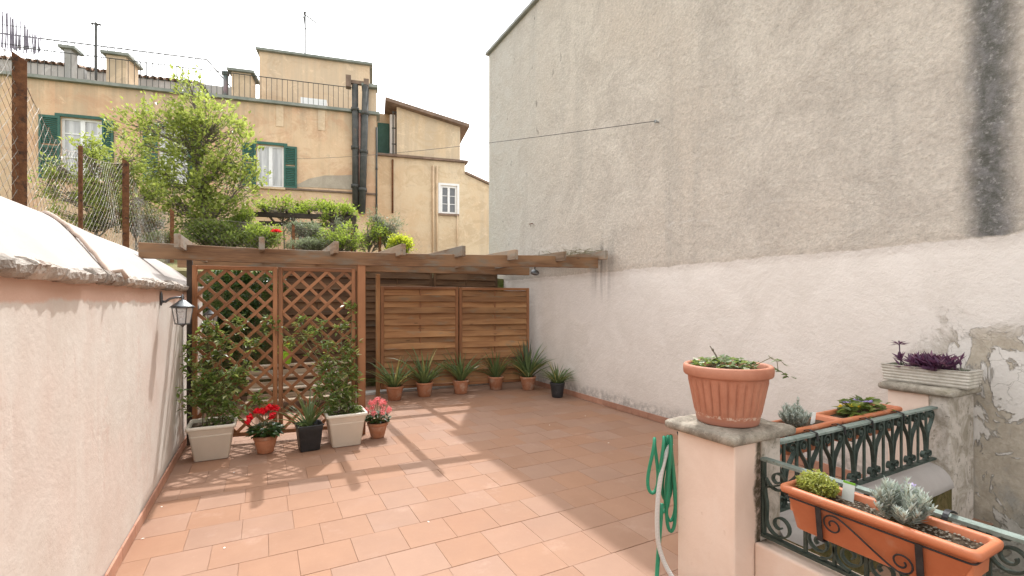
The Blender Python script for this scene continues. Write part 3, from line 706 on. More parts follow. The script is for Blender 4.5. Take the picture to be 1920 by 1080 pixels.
for i, lb in enumerate(('rear woven fence panel behind the left part of the trellis', 'rear woven fence panel glimpsed between the trellis post and front fence', 'rear woven fence panel showing above the front fence')):
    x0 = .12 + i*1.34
    fence_panel((x0, 8.44, 0), (x0+1.32, 8.44, 0), .18, 2.19, 18, lb, 'rear woven fence panels', sm='w_old_shaded', fm='w_old_shaded')
# pale concrete kerb under the fence
k = MB(); k.box(.9, 4.36, 7.78, 7.98, .0006, .045, Matrix.Rotation(0,4,'Z')); struct(bevel(part(k, 'kerb', MT['concrete']), .008))

# ================================================================== PILLARS, RAILINGS, STAIRWELL
def stone_cap(x0, x1, y0, y1, z0, z1, seed):
    mb = MB(); nx = 12; cx, cy = (x0+x1)/2, (y0+y1)/2; hx, hy = (x1-x0)/2, (y1-y0)/2; H = z1-z0
    def pt(x, y, z):
        q = Vector((x*11+seed, y*11, z*11)); a = .006*mnoise.noise(q) + .004*mnoise.noise(q*2.7)
        return (x + a*(1 if x > cx else -1), y + a*(1 if y > cy else -1), z + a*.8)
    def per(kx, z):
        out = []; ex, ey = hx-kx, hy-kx
        for i in range(nx): out.append(pt(cx-ex+2*ex*i/nx, cy-ey, z))
        for i in range(nx): out.append(pt(cx+ex, cy-ey+2*ey*i/nx, z))
        for i in range(nx): out.append(pt(cx+ex-2*ex*i/nx, cy+ey, z))
        for i in range(nx): out.append(pt(cx-ex, cy+ey-2*ey*i/nx, z))
        return out
    mb.loft([per(.012, z0), per(.002, z0+H*.15), per(0, z0+H*.4), per(.001, z0+H*.7), per(.008, z0+H*.9), per(.022, z1), per(.08, z1+.001), per(hx*.8, z1+.002)], True, True, True)
    return mb
P1 = (1.90, 2.22, 1.42, 1.755)
def pillar1():
    t = T('pillar', 'salmon plastered square pillar with weathered stone cap carrying the big fluted pot', 'pillar', (2.06, 1.585, 0))
    x0, x1, y0, y1 = P1; m = MB()
    m.box(x0, x1, y0, y1, 0, .853); bevel(part(m, 'body', MT['salmon'], t), .008, 3)
    d = MB(); d.box(2.083, x1+.006, y0-.006, y1+.004, -.3, .85); part(d, 'stair_side_render', MT['dirty'], t)
    part(stone_cap(1.84, 2.30, 1.378, 1.785, .852, .90, 3), 'cap_stone', MT['stone'], t, smooth=True)
pillar1()
def pillar2():
    t = T('pillar', 'dirty plastered pillar against the tall wall with stone cap carrying the ribbed trough', 'pillar', (4.18, 1.56, -1))
    m = MB(); m.box(4.0, 4.368, 1.50, 1.735, 0, .878); part(m, 'terrace_side_render', MT['salmon'], t)
    d = MB(); d.box(3.994, 4.3685, 1.385, 1.50, -1.6, .8785); bevel(part(d, 'body', MT['dirty'], t), .01)
    part(stone_cap(3.945, 4.367, 1.345, 1.775, .878, .93, 9), 'cap_stone', MT['stone'], t, smooth=True)
pillar2()
# low wall under the near railing, wall under the far railing, stair
def low_wall():
    t = T('low_wall', 'low salmon plastered wall below the scrolled iron railing with the orange planter', 'wall', (2.1, .2, 0))
    m = MB(); m.box(2.035, 2.19, -3.0, 1.418, 0, .375); bevel(part(m, 'body', MT['salmon'], t), .012, 3)
    d = MB(); d.box(2.188, 2.206, -3.0, 1.416, -1.6, .37); part(d, 'stair_side_render', MT['mossy'], t)
low_wall()
def far_wall():
    t = T('parapet_wall', 'low mossy parapet wall with rounded plaster top under the far railing', 'wall', (3.1, 1.4, -1))
    prof = [(1.57,.0),(1.57,.405),(1.52,.415),(1.48,.412),(1.44,.403),(1.41,.385),(1.385,.355),(1.37,.32),(1.362,.285),(1.368,.28)]
    mb = MB(); n = 30; rings = []
    for i in range(n+1):
        x = 2.225 + (3.993-2.225)*i/n
        rings.append([(x, y + .01*mnoise.noise(Vector((x*3, y*3, z*3))), z + .01*mnoise.noise(Vector((x*3+5, y*3, z*3)))) for y, z in prof])
    mb.loft(rings, False); mb.add(rings[0], [tuple(range(len(prof)))]); part(mb, 'rounded_top', MT['ltop'], t, smooth=True)
    m = MB(); m.box(2.225, 3.993, 1.375, 1.55, -1.6, .29); part(m, 'stair_side_render', MT['mossy'], t)
    return t
far_wall()
def stair():
    m = MB()
    for i in range(8):
        z = -.18 - i*.17
        m.box(2.207, 4.368, -1.6+i*.3 , -1.6+(i+1)*.3 + (.6 if i == 7 else 0), -3.2, z)
    return struct(part(m, 'stair', MT['concrete']))
stair()

def spiral(c, ux, uz, r0, r1, a0, turns, n=26):
    c, ux, uz = Vector(c), Vector(ux), Vector(uz); out = []
    for i in range(n+1):
        k = i/n; r = r0 + (r1-r0)*k; a = a0 + turns*2*math.pi*k
        out.append(c + ux*(r*math.cos(a)) + uz*(r*math.sin(a)))
    return out
def bez(p0, p1, p2, p3, n=10):
    p0, p1, p2, p3 = map(Vector, (p0, p1, p2, p3)); out = []
    for i in range(n+1):
        t = i/n; out.append(p0*(1-t)**3 + p1*3*t*(1-t)**2 + p2*3*t*t*(1-t) + p3*t**3)
    return out

def rail_A():
    Y = 1.47; z0, z1 = .445, .80; x0, x1 = 2.235, 3.992
    t = T('iron_railing', 'green wrought iron railing with lyre scrolls between the two pillars', 'railing', ((x0+x1)/2, Y, z0))
    ux, uz = Vector((1,0,0)), Vector((0,0,1))
    m = MB(); m.box(x0, x1, Y-.022, Y+.022, z1-.012, z1); part(m, 'top_rail', MT['railtop'], t)
    m = MB(); m.box(x0, x1, Y-.016, Y+.016, z0, z0+.012); part(m, 'bottom_rail', MT['iron'], t)
    n = 8; p = (x1-x0)/n
    for i in range(n):
        cx = x0 + p*(i+.5)
        for sx in (-1, 1):
            # lyre bar: curl at the bottom, leaning outwards, curl at the top
            s = ux*sx
            low = spiral(Vector((cx, Y, z0+.012)) + s*.036 + uz*.036, s, uz, .008, .034, 3.6, 1.1, 20)
            q0 = low[-1]
            low = [v for v in low if v.z < z0+.085]
            b = bez(low[-1], low[-1] + uz*.03 - s*.022, Vector((cx,Y,z0+.11)) + s*.0, Vector((cx, Y, z0+.19)) + s*.022, 8)
            top = spiral(Vector((cx, Y, z1-.052)) + s*.060, s, uz, .034, .008, .0, 1.2, 20)
            c2 = bez(b[-1], b[-1] + uz*.03 + s*.012, top[0] - uz*.03 + s*.004, top[0], 5)
            m = MB(); m.bar(low + b[1:] + c2[1:] + top[1:], (0,1,0), .011, .0035); part(m, 'lyre_scroll', MT['iron'], t)
            m = MB(); m.lathe([(0,-.012),(.010,-.010),(.014,0),(.010,.010),(0,.012)], 8, M=Matrix.Translation(Vector((cx,Y,z1-.052)) + s*.060) @ Matrix.Rotation(math.pi/2,4,'X')); part(m, 'rosette', MT['iron'], t, True)
        for xx in (cx - p*.5 if i else cx - p*.46, cx):
            m = MB(); m.box(xx-.009, xx+.009, Y-.005, Y+.005, z0+.0125, z1-.0125); part(m, 'bar', MT['iron'], t)
rail_A()

def rail_B():
    X = 2.095; z0, z1 = .40, .765; y1, y0 = 1.415, -.75
    t = T('iron_railing', 'green wrought iron railing with round spiral scrolls on the low salmon wall', 'railing', (X, .4, z0))
    uy, uz = Vector((0,-1,0)), Vector((0,0,1))
    m = MB(); m.box(X-.02, X+.02, y0, y1, z1-.012, z1); part(m, 'top_rail', MT['railtop'], t)
    m = MB(); m.box(X-.016, X+.016, y0, y1, z0-.006, z0+.008); part(m, 'bottom_rail', MT['iron'], t)
    m = MB(); m.box(X-.012, X+.012, y1-.012, y1+.004, z0, z1-.012); part(m, 'end_bar', MT['iron'], t)
    def sc(pts, w_=.010, th=.0035): m = MB(); m.bar(pts, (1,0,0), w_, th); part(m, 'scroll', MT['iron'], t)
    # big C at the pillar end
    c0 = Vector((X, y1-.075, z1-.085))
    top = spiral(c0, uy, uz, .010, .055, 5.5, -1.35, 26)
    body = bez(top[-1], top[-1] + Vector((0,.02,-.08)), Vector((X, y1-.03, z0+.18)), Vector((X, y1-.022, z0+.12)), 8)
    bot = spiral(Vector((X, y1-.085, z0+.075)), uy, uz, .064, .012, math.pi, 1.35, 26)
    sc(top + body[1:] + bot)
    sc(bez((X, y1-.02, z0+.23), (X, y1-.09, z0+.26), (X, y1-.13, z0+.28), (X, y1-.17, z1-.02), 10))
    p = .235; y = y1 - .20; i = 0
    while y - p > y0:
        m = MB(); m.box(X-.006, X+.006, y-.007, y+.007, z0+.0085, z1-.0125); part(m, 'bar', MT['iron'], t)
        for sx in (1, -1):
            cy = y - sx*.006 - p*.5 + sx*(p*.25)
            # a closed round scroll at the bottom, mirrored in pairs
            s = uy*sx
            cc = Vector((X, y - p*.5 + sx*p*.25, z0+.07+.0)) if False else Vector((X, y - p*.5, 0)) + uy*(-sx)*p*.25 + Vector((0,0,z0+.078))
            sp = spiral(cc, s, uz, .066, .012, -math.pi/2 - 5.8*.0, 1.9, 40)
            sc(sp)
            tp = spiral(Vector((X, y - p*.5, 0)) + uy*(-sx)*p*.22 + Vector((0,0,z1-.075)), s, uz, .058, .012, math.pi/2, -1.8, 40)
            sc(tp)
            bl = bez(sp[0] + Vector((0,0,.001)), sp[0] + s*.09, tp[0] - Vector((0,0,.10)) + s*.08, Vector((X, y-p*.5, (z0+z1)/2)) + s*.01, 8)
        m = MB(); m.lathe([(0,-.014),(.012,-.012),(.018,0),(.012,.012),(0,.014)], 10, M=Matrix.Translation((X, y-p*.5, (z0+z1)/2)) @ Matrix.Rotation(math.pi/2,4,'Y')); part(m, 'rosette', MT['iron'], t, True)
        m = MB(); m.box(X-.006, X+.006, y-p*.5-.006, y-p*.5+.006, z0+.0085, z1-.0125); part(m, 'bar', MT['iron'], t)
        y -= p
rail_B()

# ================================================================== POTS AND PLANTS
def rrect(hx, hy, r, z, n=4, c=(0,0)):
    out = []
    for qx, qy, a0 in ((1,1,0),(-1,1,90),(-1,-1,180),(1,-1,270)):
        for i in range(n+1):
            a = R(a0 + 90*i/n); out.append((c[0]+qx*(hx-r)+r*math.cos(a), c[1]+qy*(hy-r)+r*math.sin(a), z))
    return out
def box_planter(t, hx0, hy0, hx1, hy1, H, rim, rimh, mat, soil_drop=.03, r=.02):
    """tapered rectangular planter: local coordinates, base at z 0"""
    rr = r; m = MB()
    m.loft([rrect(hx0-.006,hy0-.006,rr,0), rrect(hx0,hy0,rr,.006), rrect(hx0+(hx1-hx0)*.78,hy0+(hy1-hy0)*.78,rr,H*.80), rrect(hx0+(hx1-hx0)*.78+.003,hy0+(hy1-hy0)*.78+.003,rr,H*.81), rrect(hx1,hy1,rr,H-rimh)], True, True, False)
    body = part(m, 'pot', MT[mat], t, True, True); 
    for p in body.data.polygons: p.use_smooth = len(p.vertices) == 4
    q = MB(); q.loft([rrect(hx1-.002,hy1-.002,rr,H-rimh), rrect(hx1+rim,hy1+rim,rr+.008,H-rimh), rrect(hx1+rim+.003,hy1+rim+.003,rr+.01,H-rimh*.6), rrect(hx1+rim+.002,hy1+rim+.002,rr+.01,H-.005), rrect(hx1+rim-.005,hy1+rim-.005,rr+.006,H), rrect(hx1-.004,hy1-.004,rr,H), rrect(hx1-.010,hy1-.010,rr,H-.006), rrect(hx1-.014,hy1-.014,rr,H-.10 if H > .2 else H*.4)], True)
    part(q, 'rim', MT[mat], body, True, True)
    s = MB(); hs, ws = hx1-.012, hy1-.012; nx, ny = 14, 8; vs = []
    for j in range(ny+1):
        for i in range(nx+1):
            x, y = -hs+2*hs*i/nx, -ws+2*ws*j/ny
            vs.append((x, y, H - soil_drop + .012*mnoise.noise(Vector((x*18, y*18, H*7+hx0*31)))))
    s.add(vs, [(j*(nx+1)+i, j*(nx+1)+i+1, (j+1)*(nx+1)+i+1, (j+1)*(nx+1)+i) for j in range(ny) for i in range(nx)])
    part(s, 'soil', MT['soil'], body, True, True)
    return body
def round_pot(t, r0, r1, H, mat, rimh=.035, drop=.02, n=28):
    m = MB(); m.lathe([(r0-.006,0),(r0,.006),(r0+(r1-r0)*.82,H-rimh-.001)], n); body = part(m, 'pot', MT[mat], t, True, True)
    for p in body.data.polygons: p.use_smooth = len(p.vertices) == 4
    q = MB(); e = r1; q.lathe([(r0+(r1-r0)*.82,H-rimh),(e-.004,H-rimh),(e,H-rimh+.006),(e+.002,H-.006),(e-.003,H),(e-.012,H),(e-.016,H-.01),(e-.022,H-.06)], n, cap0=False); part(q, 'rim', MT[mat], body, True, True)
    s = MB(); s.lathe([(e-.0165,H-drop),(e*.7,H-drop+.006),(e*.35,H-drop+.002),(.001,H-drop+.005)], 18, cap0=False, cap1=True); part(s, 'soil', MT['soil'], body, True, True)
    return body

def aloe_leaf(L, lean, curl, w_, seed):
    """strap leaf rising along local +X, channelled, tapering to a point"""
    m = MB(); n = 6; p = Vector((0,0,0)); a = lean; r = random.Random(seed); rows = []; tw = r.uniform(-.3,.3)
    for i in range(n+1):
        k = i/n; wd = w_*(1 - k**1.7)*(.75 + .25*min(1, k*5)) + .0006
        up = Vector((-math.sin(a), 0, math.cos(a))); s = Vector((0, math.cos(tw*k), math.sin(tw*k)))
        rows.append([p - s*wd*.5 + up*wd*.28, p, p + s*wd*.5 + up*wd*.28])
        p = p + Vector((math.cos(a), 0, math.sin(a)))*(L/n); a -= curl/n*(.4+1.2*k)
    m.loft(rows, False); return m.mesh('leaf', True)
ALO = [aloe_leaf(1.0, R(l), R(c), .088, i) for i, (l, c) in enumerate([(82,10),(74,30),(66,42),(58,62),(48,70),(35,72),(78,22),(62,85),(86,4),(52,36)])]
for _m in ALO: _m.materials.append(MT['l_aloe'])
def strap_plant(t, zb, n, Lm, spread, mat, up_bias=0.0, alt=None, r0=.03, width=1.0, seed=1):
    r = random.Random(seed)
    for i in range(n):
        k = i/n; pool = [0,6,1,2,9] if k < .25+up_bias else [2,3,4,7,9,3,5,7]
        me = ALO[r.choice(pool)]
        L = Lm*r.uniform(.62,1.05)*(1.0 if k < .6 else .85)
        if i < len(MVAR): pass
        o = put(me, 'leaf', None, t, True)
        az = i*2.399 + r.uniform(-.3,.3); rad = r0*math.sqrt(k)*r.uniform(.6,1.2)
        o.matrix_local = Matrix.Translation((rad*math.cos(az), rad*math.sin(az), zb-.012)) @ Matrix.Rotation(az, 4, 'Z') @ Matrix.Rotation(r.uniform(-.12,.12), 4, 'Y') @ Matrix.Diagonal((L*spread, L*.9*width, L, 1))
        use = alt if (alt and r.random() < .07) else mat
        if not me.materials: me.materials.append(MT[mat])
        o.material_slots[0].link = 'OBJECT'; o.material_slots[0].material = MT[use]
MVAR = []
G_ALOE = 'potted aloes along the fence'
def aloe_pot(px, py, r0, r1, H, label, n, Lm, spread, mat='l_aloe', pot='terra', up=0.0, seed=1, width=1.0):
    p = onZ(px, py, 0); p = p + (Vector((p.x, p.y, 0)).normalized())*r0*.9; p.z = .003
    t = T('potted_plant', label, 'potted plant', p, G_ALOE, rz=seed*1.3)
    round_pot(t, r0, r1, H, pot)
    strap_plant(t, H-.02, n, Lm, spread, mat, up, 'l_yel', .05, width, seed)
aloe_pot(740, 752, .095, .135, .215, 'low bushy aloe in terracotta pot beside the dark fence post, pale kerb behind', 46, .56, 1.25, seed=3)
aloe_pot(796, 745, .098, .137, .225, 'aloe with tall centre leaves and a few yellowed ones in terracotta pot', 46, .66, 1.2, up=.12, seed=5)
aloe_pot(864, 739.6, .098, .137, .225, 'aloe with wide stiff blue-green leaves in terracotta pot below the middle fence stile', 40, .64, 1.25, seed=8, width=1.1)
aloe_pot(929.6, 731.7, .098, .137, .225, 'aloe with many thin upright leaves in terracotta pot between two aloes', 70, .56, 1.1, up=.2, seed=11, width=.75)
aloe_pot(990, 732, .098, .14, .225, 'large full aloe with dark spiky leaves in terracotta pot near the wall corner', 74, .66, 1.2, mat='l_aloe', up=.15, seed=14, width=.9)
aloe_pot(1045, 746.5, .085, .12, .235, 'compact aloe in black plastic pot standing by the skirting of the tall wall', 80, .40, 1.25, pot='blackp', seed=17, width=1.1)
# dark spiky leaves behind the fifth pot
def snake():
    p = Vector((4.06, 7.12, .003)); t = T('potted_plant', 'dark snake plant with stiff upright leaves behind the large aloe in the corner', 'potted plant', p)
    round_pot(t, .07, .10, .17, 'blackp')
    r = random.Random(4)
    for i in range(15):
        o = put(ALO[r.choice([0,8,8,6])], 'leaf', None, t, True); az = i*2.4; L = r.uniform(.5,.8)
        o.matrix_local = Matrix.Translation((.03*math.cos(az), .03*math.sin(az), .14)) @ Matrix.Rotation(az,4,'Z') @ Matrix.Diagonal((L,L*1.1,L,1))
        o.material_slots[0].link = 'OBJECT'; o.material_slots[0].material = MT['l_aloe2']
snake()

def rosette_leaves(mb, c, n, L, wd, r, elev=(.1,1.2), fold=.25):
    c = Vector(c)
    for i in range(n):
        az = r.uniform(0, 6.283); e = r.uniform(*elev); d = Vector((math.cos(az)*math.cos(e), math.sin(az)*math.cos(e), math.sin(e)))
        nr = Vector((-math.cos(az)*math.sin(e), -math.sin(az)*math.sin(e), math.cos(e)))
        l = L*r.uniform(.7,1.15); mb.leaf(c + d*l*.1, d, nr + Vector((r.uniform(-.4,.4), r.uniform(-.4,.4), 0)), l, wd*l/L, fold)

# climbing jasmine in the two cream planters
def jasmine(px0, py0, px1, py1, hb, label, clusters, seed):
    a, b = onZ(px0, py0), onZ(px1, py1); mid = (a+b)/2; c = Vector((mid.x, mid.y + .15, .004))
    t = T('potted_climber', label, 'potted plant', c, 'climbers in cream planters')
    box_planter(t, .142, .142, .190, .190, hb, .012, .035, 'cream', .035, .022)
    r = random.Random(seed); st = MB(); lf = MB(); fl = MB()
    for (px, py, dy, rad, cnt) in clusters:
        p = onY(px, py, c.y + dy) - c
        root = Vector((r.uniform(-.09,.09), r.uniform(-.06,.06), hb-.04))
        k1 = root + Vector((0,0,(p.z-root.z)*.4)) + Vector((r.uniform(-.08,.08), r.uniform(0,.06), 0)); k2 = p + Vector((r.uniform(-.1,.1), 0, -.12))
        pts = bez(root, k1, k2, p, 12); st.tube(pts, [.0035]*9+[.0025]*4, 5)
        # leaves along the stem
        for q in pts[3:]:
            for j in range(1):
                rosette_leaves(lf, q + Vector((r.gauss(0,.03), r.gauss(0,.03), r.gauss(0,.03))), 2, .07, .032, r, (-.7,.9))
        for j in range(int(cnt*(.6 if py > 705 else .45))):
            o = Vector((r.gauss(0,1), r.gauss(0,.55), r.gauss(0,1)))*rad*.62
            tip = p + o
            if r.random() < .25: st.tube([p + o*.1, p + o*.6 + Vector((0,0,.01)), tip], .0018, 4)
            rosette_leaves(lf, tip, 3, .075, .035, r, (-.8,.9))
            if r.random() < .018: rosette_leaves(fl, tip, 6, .022, .012, r, (.2,1.2))
    part(st, 'stem', MT['twig'], t, True, True, 'stuff'); part(lf, 'foliage', MT['l_jas'], t, False, True, 'stuff')
    if fl.v: part(fl, 'flowers', MT['f_white'], t, False, True, 'stuff')
    return t
jasmine(362, 869.5, 429, 859, .335, 'cream square planter with leafy jasmine climbing the trellis beside the pink wall',
    [(400,745,.0,.13,90),(430,770,-.05,.09,60),(370,755,.02,.09,50),(390,720,.08,.11,70),(365,690,.18,.09,45),(440,715,.1,.1,55),(480,752,.06,.07,30),(372,640,.24,.08,36),(420,650,.24,.09,34),(455,690,.2,.07,26),(385,610,.28,.06,24),(445,608,.28,.07,26),(500,605,.28,.07,28),(470,640,.26,.06,22),(355,655,.25,.05,16),(405,625,.28,.06,18)], 21)
jasmine(625.5, 841, 675.5, 835, .345, 'cream square planter with jasmine climbing the trellis beside the square post',
    [(650,745,.0,.12,80),(625,720,.05,.1,60),(660,700,.08,.1,62),(640,680,.12,.1,60),(605,690,.14,.08,36),(655,655,.2,.1,50),(615,650,.22,.08,34),(575,625,.28,.08,30),(600,615,.28,.07,26),(640,610,.26,.08,30),(655,575,.28,.06,24),(560,600,.3,.06,18),(595,735,.04,.06,20),(625,765,-.03,.07,26),(665,765,-.06,.06,22),(548,640,.3,.05,14)], 22)

def flower_pot(px, py, r0, r1, H, label, leafmat, flmat, heads, leafn, leafL, leafR, seed, headR, petals, petL, cat='potted plant'):
    p = onZ(px, py); p = p + Vector((p.x,p.y,0)).normalized()*r0*.9; p.z = .003
    t = T('potted_plant', label, cat, p); round_pot(t, r0, r1, H, 'terra'); r = random.Random(seed)
    lf = MB(); st = MB(); fl = MB()
    for i in range(leafn):
        az = r.uniform(0, 6.283); q = leafR*math.sqrt(r.random()); z = H + .02 + r.random()*.10*(1 - .5*q/leafR)
        d = Vector((math.cos(az), math.sin(az), r.uniform(-.5,.45))); lf.leaf((q*math.cos(az), q*math.sin(az), z), d, Vector((r.uniform(-.3,.3), r.uniform(-.3,.3), 1)), leafL*r.uniform(.7,1.2), leafL*.85*r.uniform(.7,1.1), .12)
    for (hx, hy, hz) in heads:
        c = Vector((hx, hy, H+hz)); st.tube(bez((hx*.2,hy*.2,H-.02), (hx*.3,hy*.3,H+hz*.5), (hx*.9,hy*.9,H+hz*.6), c, 8), .003, 5)
        for j in range(petals):
            o = Vector((r.gauss(0,1), r.gauss(0,1), r.gauss(0,1))).normalized()*headR*r.uniform(.3,1)
            d = o.normalized().cross(Vector((r.gauss(0,1), r.gauss(0,1), r.gauss(0,1)))).normalized() + o.normalized()*.25; fl.leaf(c+o - d*petL*.4, d, o.normalized() + Vector((r.uniform(-.3,.3), r.uniform(-.3,.3), 0)), petL*r.uniform(.7,1.2), petL*.8, .2)
    part(st, 'stem', MT['twig'], t, True, True, 'stuff'); part(lf, 'foliage', MT[leafmat], t, False, True, 'stuff'); part(fl, 'flowers', MT[flmat], t, False, True, 'stuff')
flower_pot(498, 852, .073, .112, .175, 'red cyclamen with dark rounded leaves in terracotta pot', 'l_dark', 'f_red',
    [(-.15,-.09,.17),(-.14,-.05,.20),(-.03,-.07,.25),(.03,-.05,.28),(.0,.02,.24),(.07,-.02,.27),(.10,.0,.25),(-.06,.04,.24),(.06,-.08,.20),(-.08,-.02,.25)], 210, .068, .13, 31, .030, 20, .042)
flower_pot(708, 823, .07, .112, .17, 'pink kalanchoe covered in small blooms in terracotta pot beside the post', 'l_dark', 'f_pink',
    [(.12*math.cos(a)*q, .12*math.sin(a)*q, .25 - .10*q*q) for a, q in ((0,0),(.6,.6),(1.7,.6),(2.8,.6),(3.9,.6),(5.0,.6),(6.0,.6),(.1,1.1),(.9,1.1),(1.8,1.1),(2.6,1.1),(3.4,1.1),(4.2,1.1),(4.9,1.1),(5.6,1.1))], 200, .055, .12, 33, .036, 70, .017)

def spider_pot():
    a, b = onZ(563, 849), onZ(599, 846); mid = (a+b)/2; c = Vector((mid.x, mid.y+.105, .003))
    t = T('potted_plant', 'spider plant in a square black plastic pot between cyclamen and cream planter', 'potted plant', c, rz=.08)
    box_planter(t, .092, .092, .118, .118, .262, .006, .012, 'blackp', .045, .012)
    strap_plant(t, .235, 34, .44, 1.15, 'l_aloe', .15, 'l_yel', .03, .9, 23)
    m = MB(); r = random.Random(9); m.tube([(0,0,.2),(.005,.0,.3)], .014, 8); part(m, 'stem', MT['twig'], t, True, True)
spider_pot()

# ---- big fluted pot on the pillar with ivy
def fluted():
    c = Vector((2.065, 1.585, .903)); t = T('flower_pot', 'large fluted terracotta pot with trailing ivy standing on the pillar cap', 'flower pot', c); t.scale = (.95,.95,.97)
    def fn(r, z, a):
        if .045 < z < .225:
            s = abs(math.sin(a*14)); e = min(1, (z-.045)/.02, (.225-z)/.02)
            return (-.011 if s < .22 else .0)*e + .003*e*s
        return 0
    pr = [(.148,0),(.153,.008),(.157,.035),(.160,.046),(.163,.062),(.170,.10),(.178,.14),(.186,.18),(.193,.21),(.196,.226),(.199,.24)]
    m = MB(); m.lathe(pr, 168, fn=fn); b = part(m, 'pot', MT['fluted'], t, True, True)
    q = MB(); q.lathe([(.199,.24),(.214,.241),(.219,.248),(.221,.27),(.2195,.288),(.213,.295),(.200,.295),(.193,.288),(.188,.22)], 64, cap0=False); part(q, 'rim', MT['fluted'], b, True, True)
    s = MB(); s.lathe([(.1895,.262),(.13,.272),(.06,.268),(.001,.274)], 30, cap0=False, cap1=True); part(s, 'soil', MT['soil'], b, True, True)
    r = random.Random(5); lf = MB(); st = MB()
    for i in range(85):
        a = r.uniform(0, 6.283); q_ = .16*math.sqrt(r.random()); x, y = q_*math.cos(a)-.01, q_*math.sin(a)
        z = .283 + .05*(1-q_/.18)*r.random() + .012*r.random()
        st.tube([(x*.8,y*.8,.265),(x,y,z)], .0014, 4)
        for j in range(2):
            az = r.uniform(0,6.283); d = Vector((math.cos(az), math.sin(az), r.uniform(-.1,.5)))
            lf.leaf((x,y,z), d, Vector((r.uniform(-.5,.5), r.uniform(-.5,.5), 1)), r.uniform(.026,.046), r.uniform(.024,.042), .18)
    # trailing runner over the right side of the rim (towards the stair)
    rx = Vector((CS, -SN, 0)); run = [rx*.13 + Vector((0,0,.28)), rx*.2 + Vector((0,-.03,.33)), rx*.245 + Vector((0,-.02,.31)), rx*.27 + Vector((0,0,.262)), rx*.30 + Vector((0,.01,.252)), rx*.335 + Vector((0,.01,.225))]
    st.tube(run, .002, 5)
    st.tube([run[2], rx*.275 + Vector((0,-.01,.312)), rx*.30 + Vector((0,-.01,.29))], .0016, 4)
    for q_ in run[1:] + [rx*.275 + Vector((0,-.01,.312)), rx*.30 + Vector((0,-.01,.285)), rx*.35 + Vector((0,.01,.222)), rx*.325 + Vector((0,.0,.235))]:
        for j in range(2):
            az = r.uniform(0,6.283); lf.leaf(q_ + Vector((0,0,.004)), Vector((math.cos(az), math.sin(az), r.uniform(-.5,.2))), Vector((r.uniform(-.4,.4), r.uniform(-.6,.1), 1)), .036, .033, .15)
    part(st, 'stem', MT['twig'], t, True, True, 'stuff'); part(lf, 'foliage', MT['l_ivy'], t, False, True, 'stuff')
    k = MB(); b0 = -rx*.03; k.tube([b0 + Vector((0,0,.27)), b0 - rx*.03 + Vector((0,0,.34)), b0 - rx*.062 + Vector((0,0,.39))], [.005,.0045,.003], 6); k.tube([b0 - rx*.045 + Vector((0,0,.365)), b0 - rx*.05 + Vector((0,0,.375))], .006, 6)
    part(k, 'dry_stub', MT['bark'], t, True, True)
fluted()

# ---- rectangular window-box planters
def thyme(t, c, R_, n, mat, seed, H=.07, L=.011, nm='foliage'):
    r = random.Random(seed); m = MB(); st = MB(); c = Vector(c)
    for i in range(n):
        a = r.uniform(0,6.283); q = math.sqrt(r.random()); x, y = R_[0]*q*math.cos(a), R_[1]*q*math.sin(a); h = H*(1-.55*q*q)*r.uniform(.55,1.1)
        b = c + Vector((x*.7, y*.7, 0)); tp = c + Vector((x, y, h))
        if i % 4 == 0: st.tube([b, tp], .0009, 3, False)
        for k in range(5):
            f = .35 + .65*k/4; rosette_leaves(m, b.lerp(tp, f), 3, L, L*.6, r, (-.2,1.2))
    part(st, 'stem', MT['twig'], t, False, True, 'stuff'); part(m, nm, MT[mat], t, False, True, 'stuff')
def lavender(t, c, R_, n, seed, H=.13, L=.03, mat='l_lav', bloom=False):
    r = random.Random(seed); m = MB(); st = MB(); fl = MB(); c = Vector(c)
    for i in range(n):
        a = r.uniform(0,6.283); q = math.sqrt(r.random()); d = Vector((R_*q*math.cos(a), R_*q*math.sin(a), 0)); h = H*(1-.5*q*q)*r.uniform(.6,1.08)
        b = c + d*.3; tp = c + d + Vector((0,0,h)); st.tube([b, b.lerp(tp,.5) + Vector((0,0,.01)), tp], .0016, 4, False)
        for k in range(9):
            f = .25 + .75*k/8; p = b.lerp(tp, f)
            for j in range(4):
                az = j*1.57 + k*.7 + r.uniform(-.3,.3); e = .35 + .7*f; dd = Vector((math.cos(az)*math.cos(e), math.sin(az)*math.cos(e), math.sin(e)))
                l = L*(1-.35*f)*r.uniform(.8,1.15); m.leaf(p, dd, Vector((-math.cos(az), -math.sin(az), 1)), l, l*.26, .2)
    if bloom:
        for i in range(4):
            p = c + Vector((r.uniform(-.01,.03), -R_*.9 + r.uniform(-.02,.02), H*.5 + i*.012)); rosette_leaves(fl, p, 9, .026, .010, r, (.1,1.3))
        part(fl, 'flower', MT['f_violet'], t, False, True)
    part(st, 'stem', MT['twig'], t, False, True, 'stuff'); part(m, 'foliage', MT[mat], t, False, True, 'stuff')

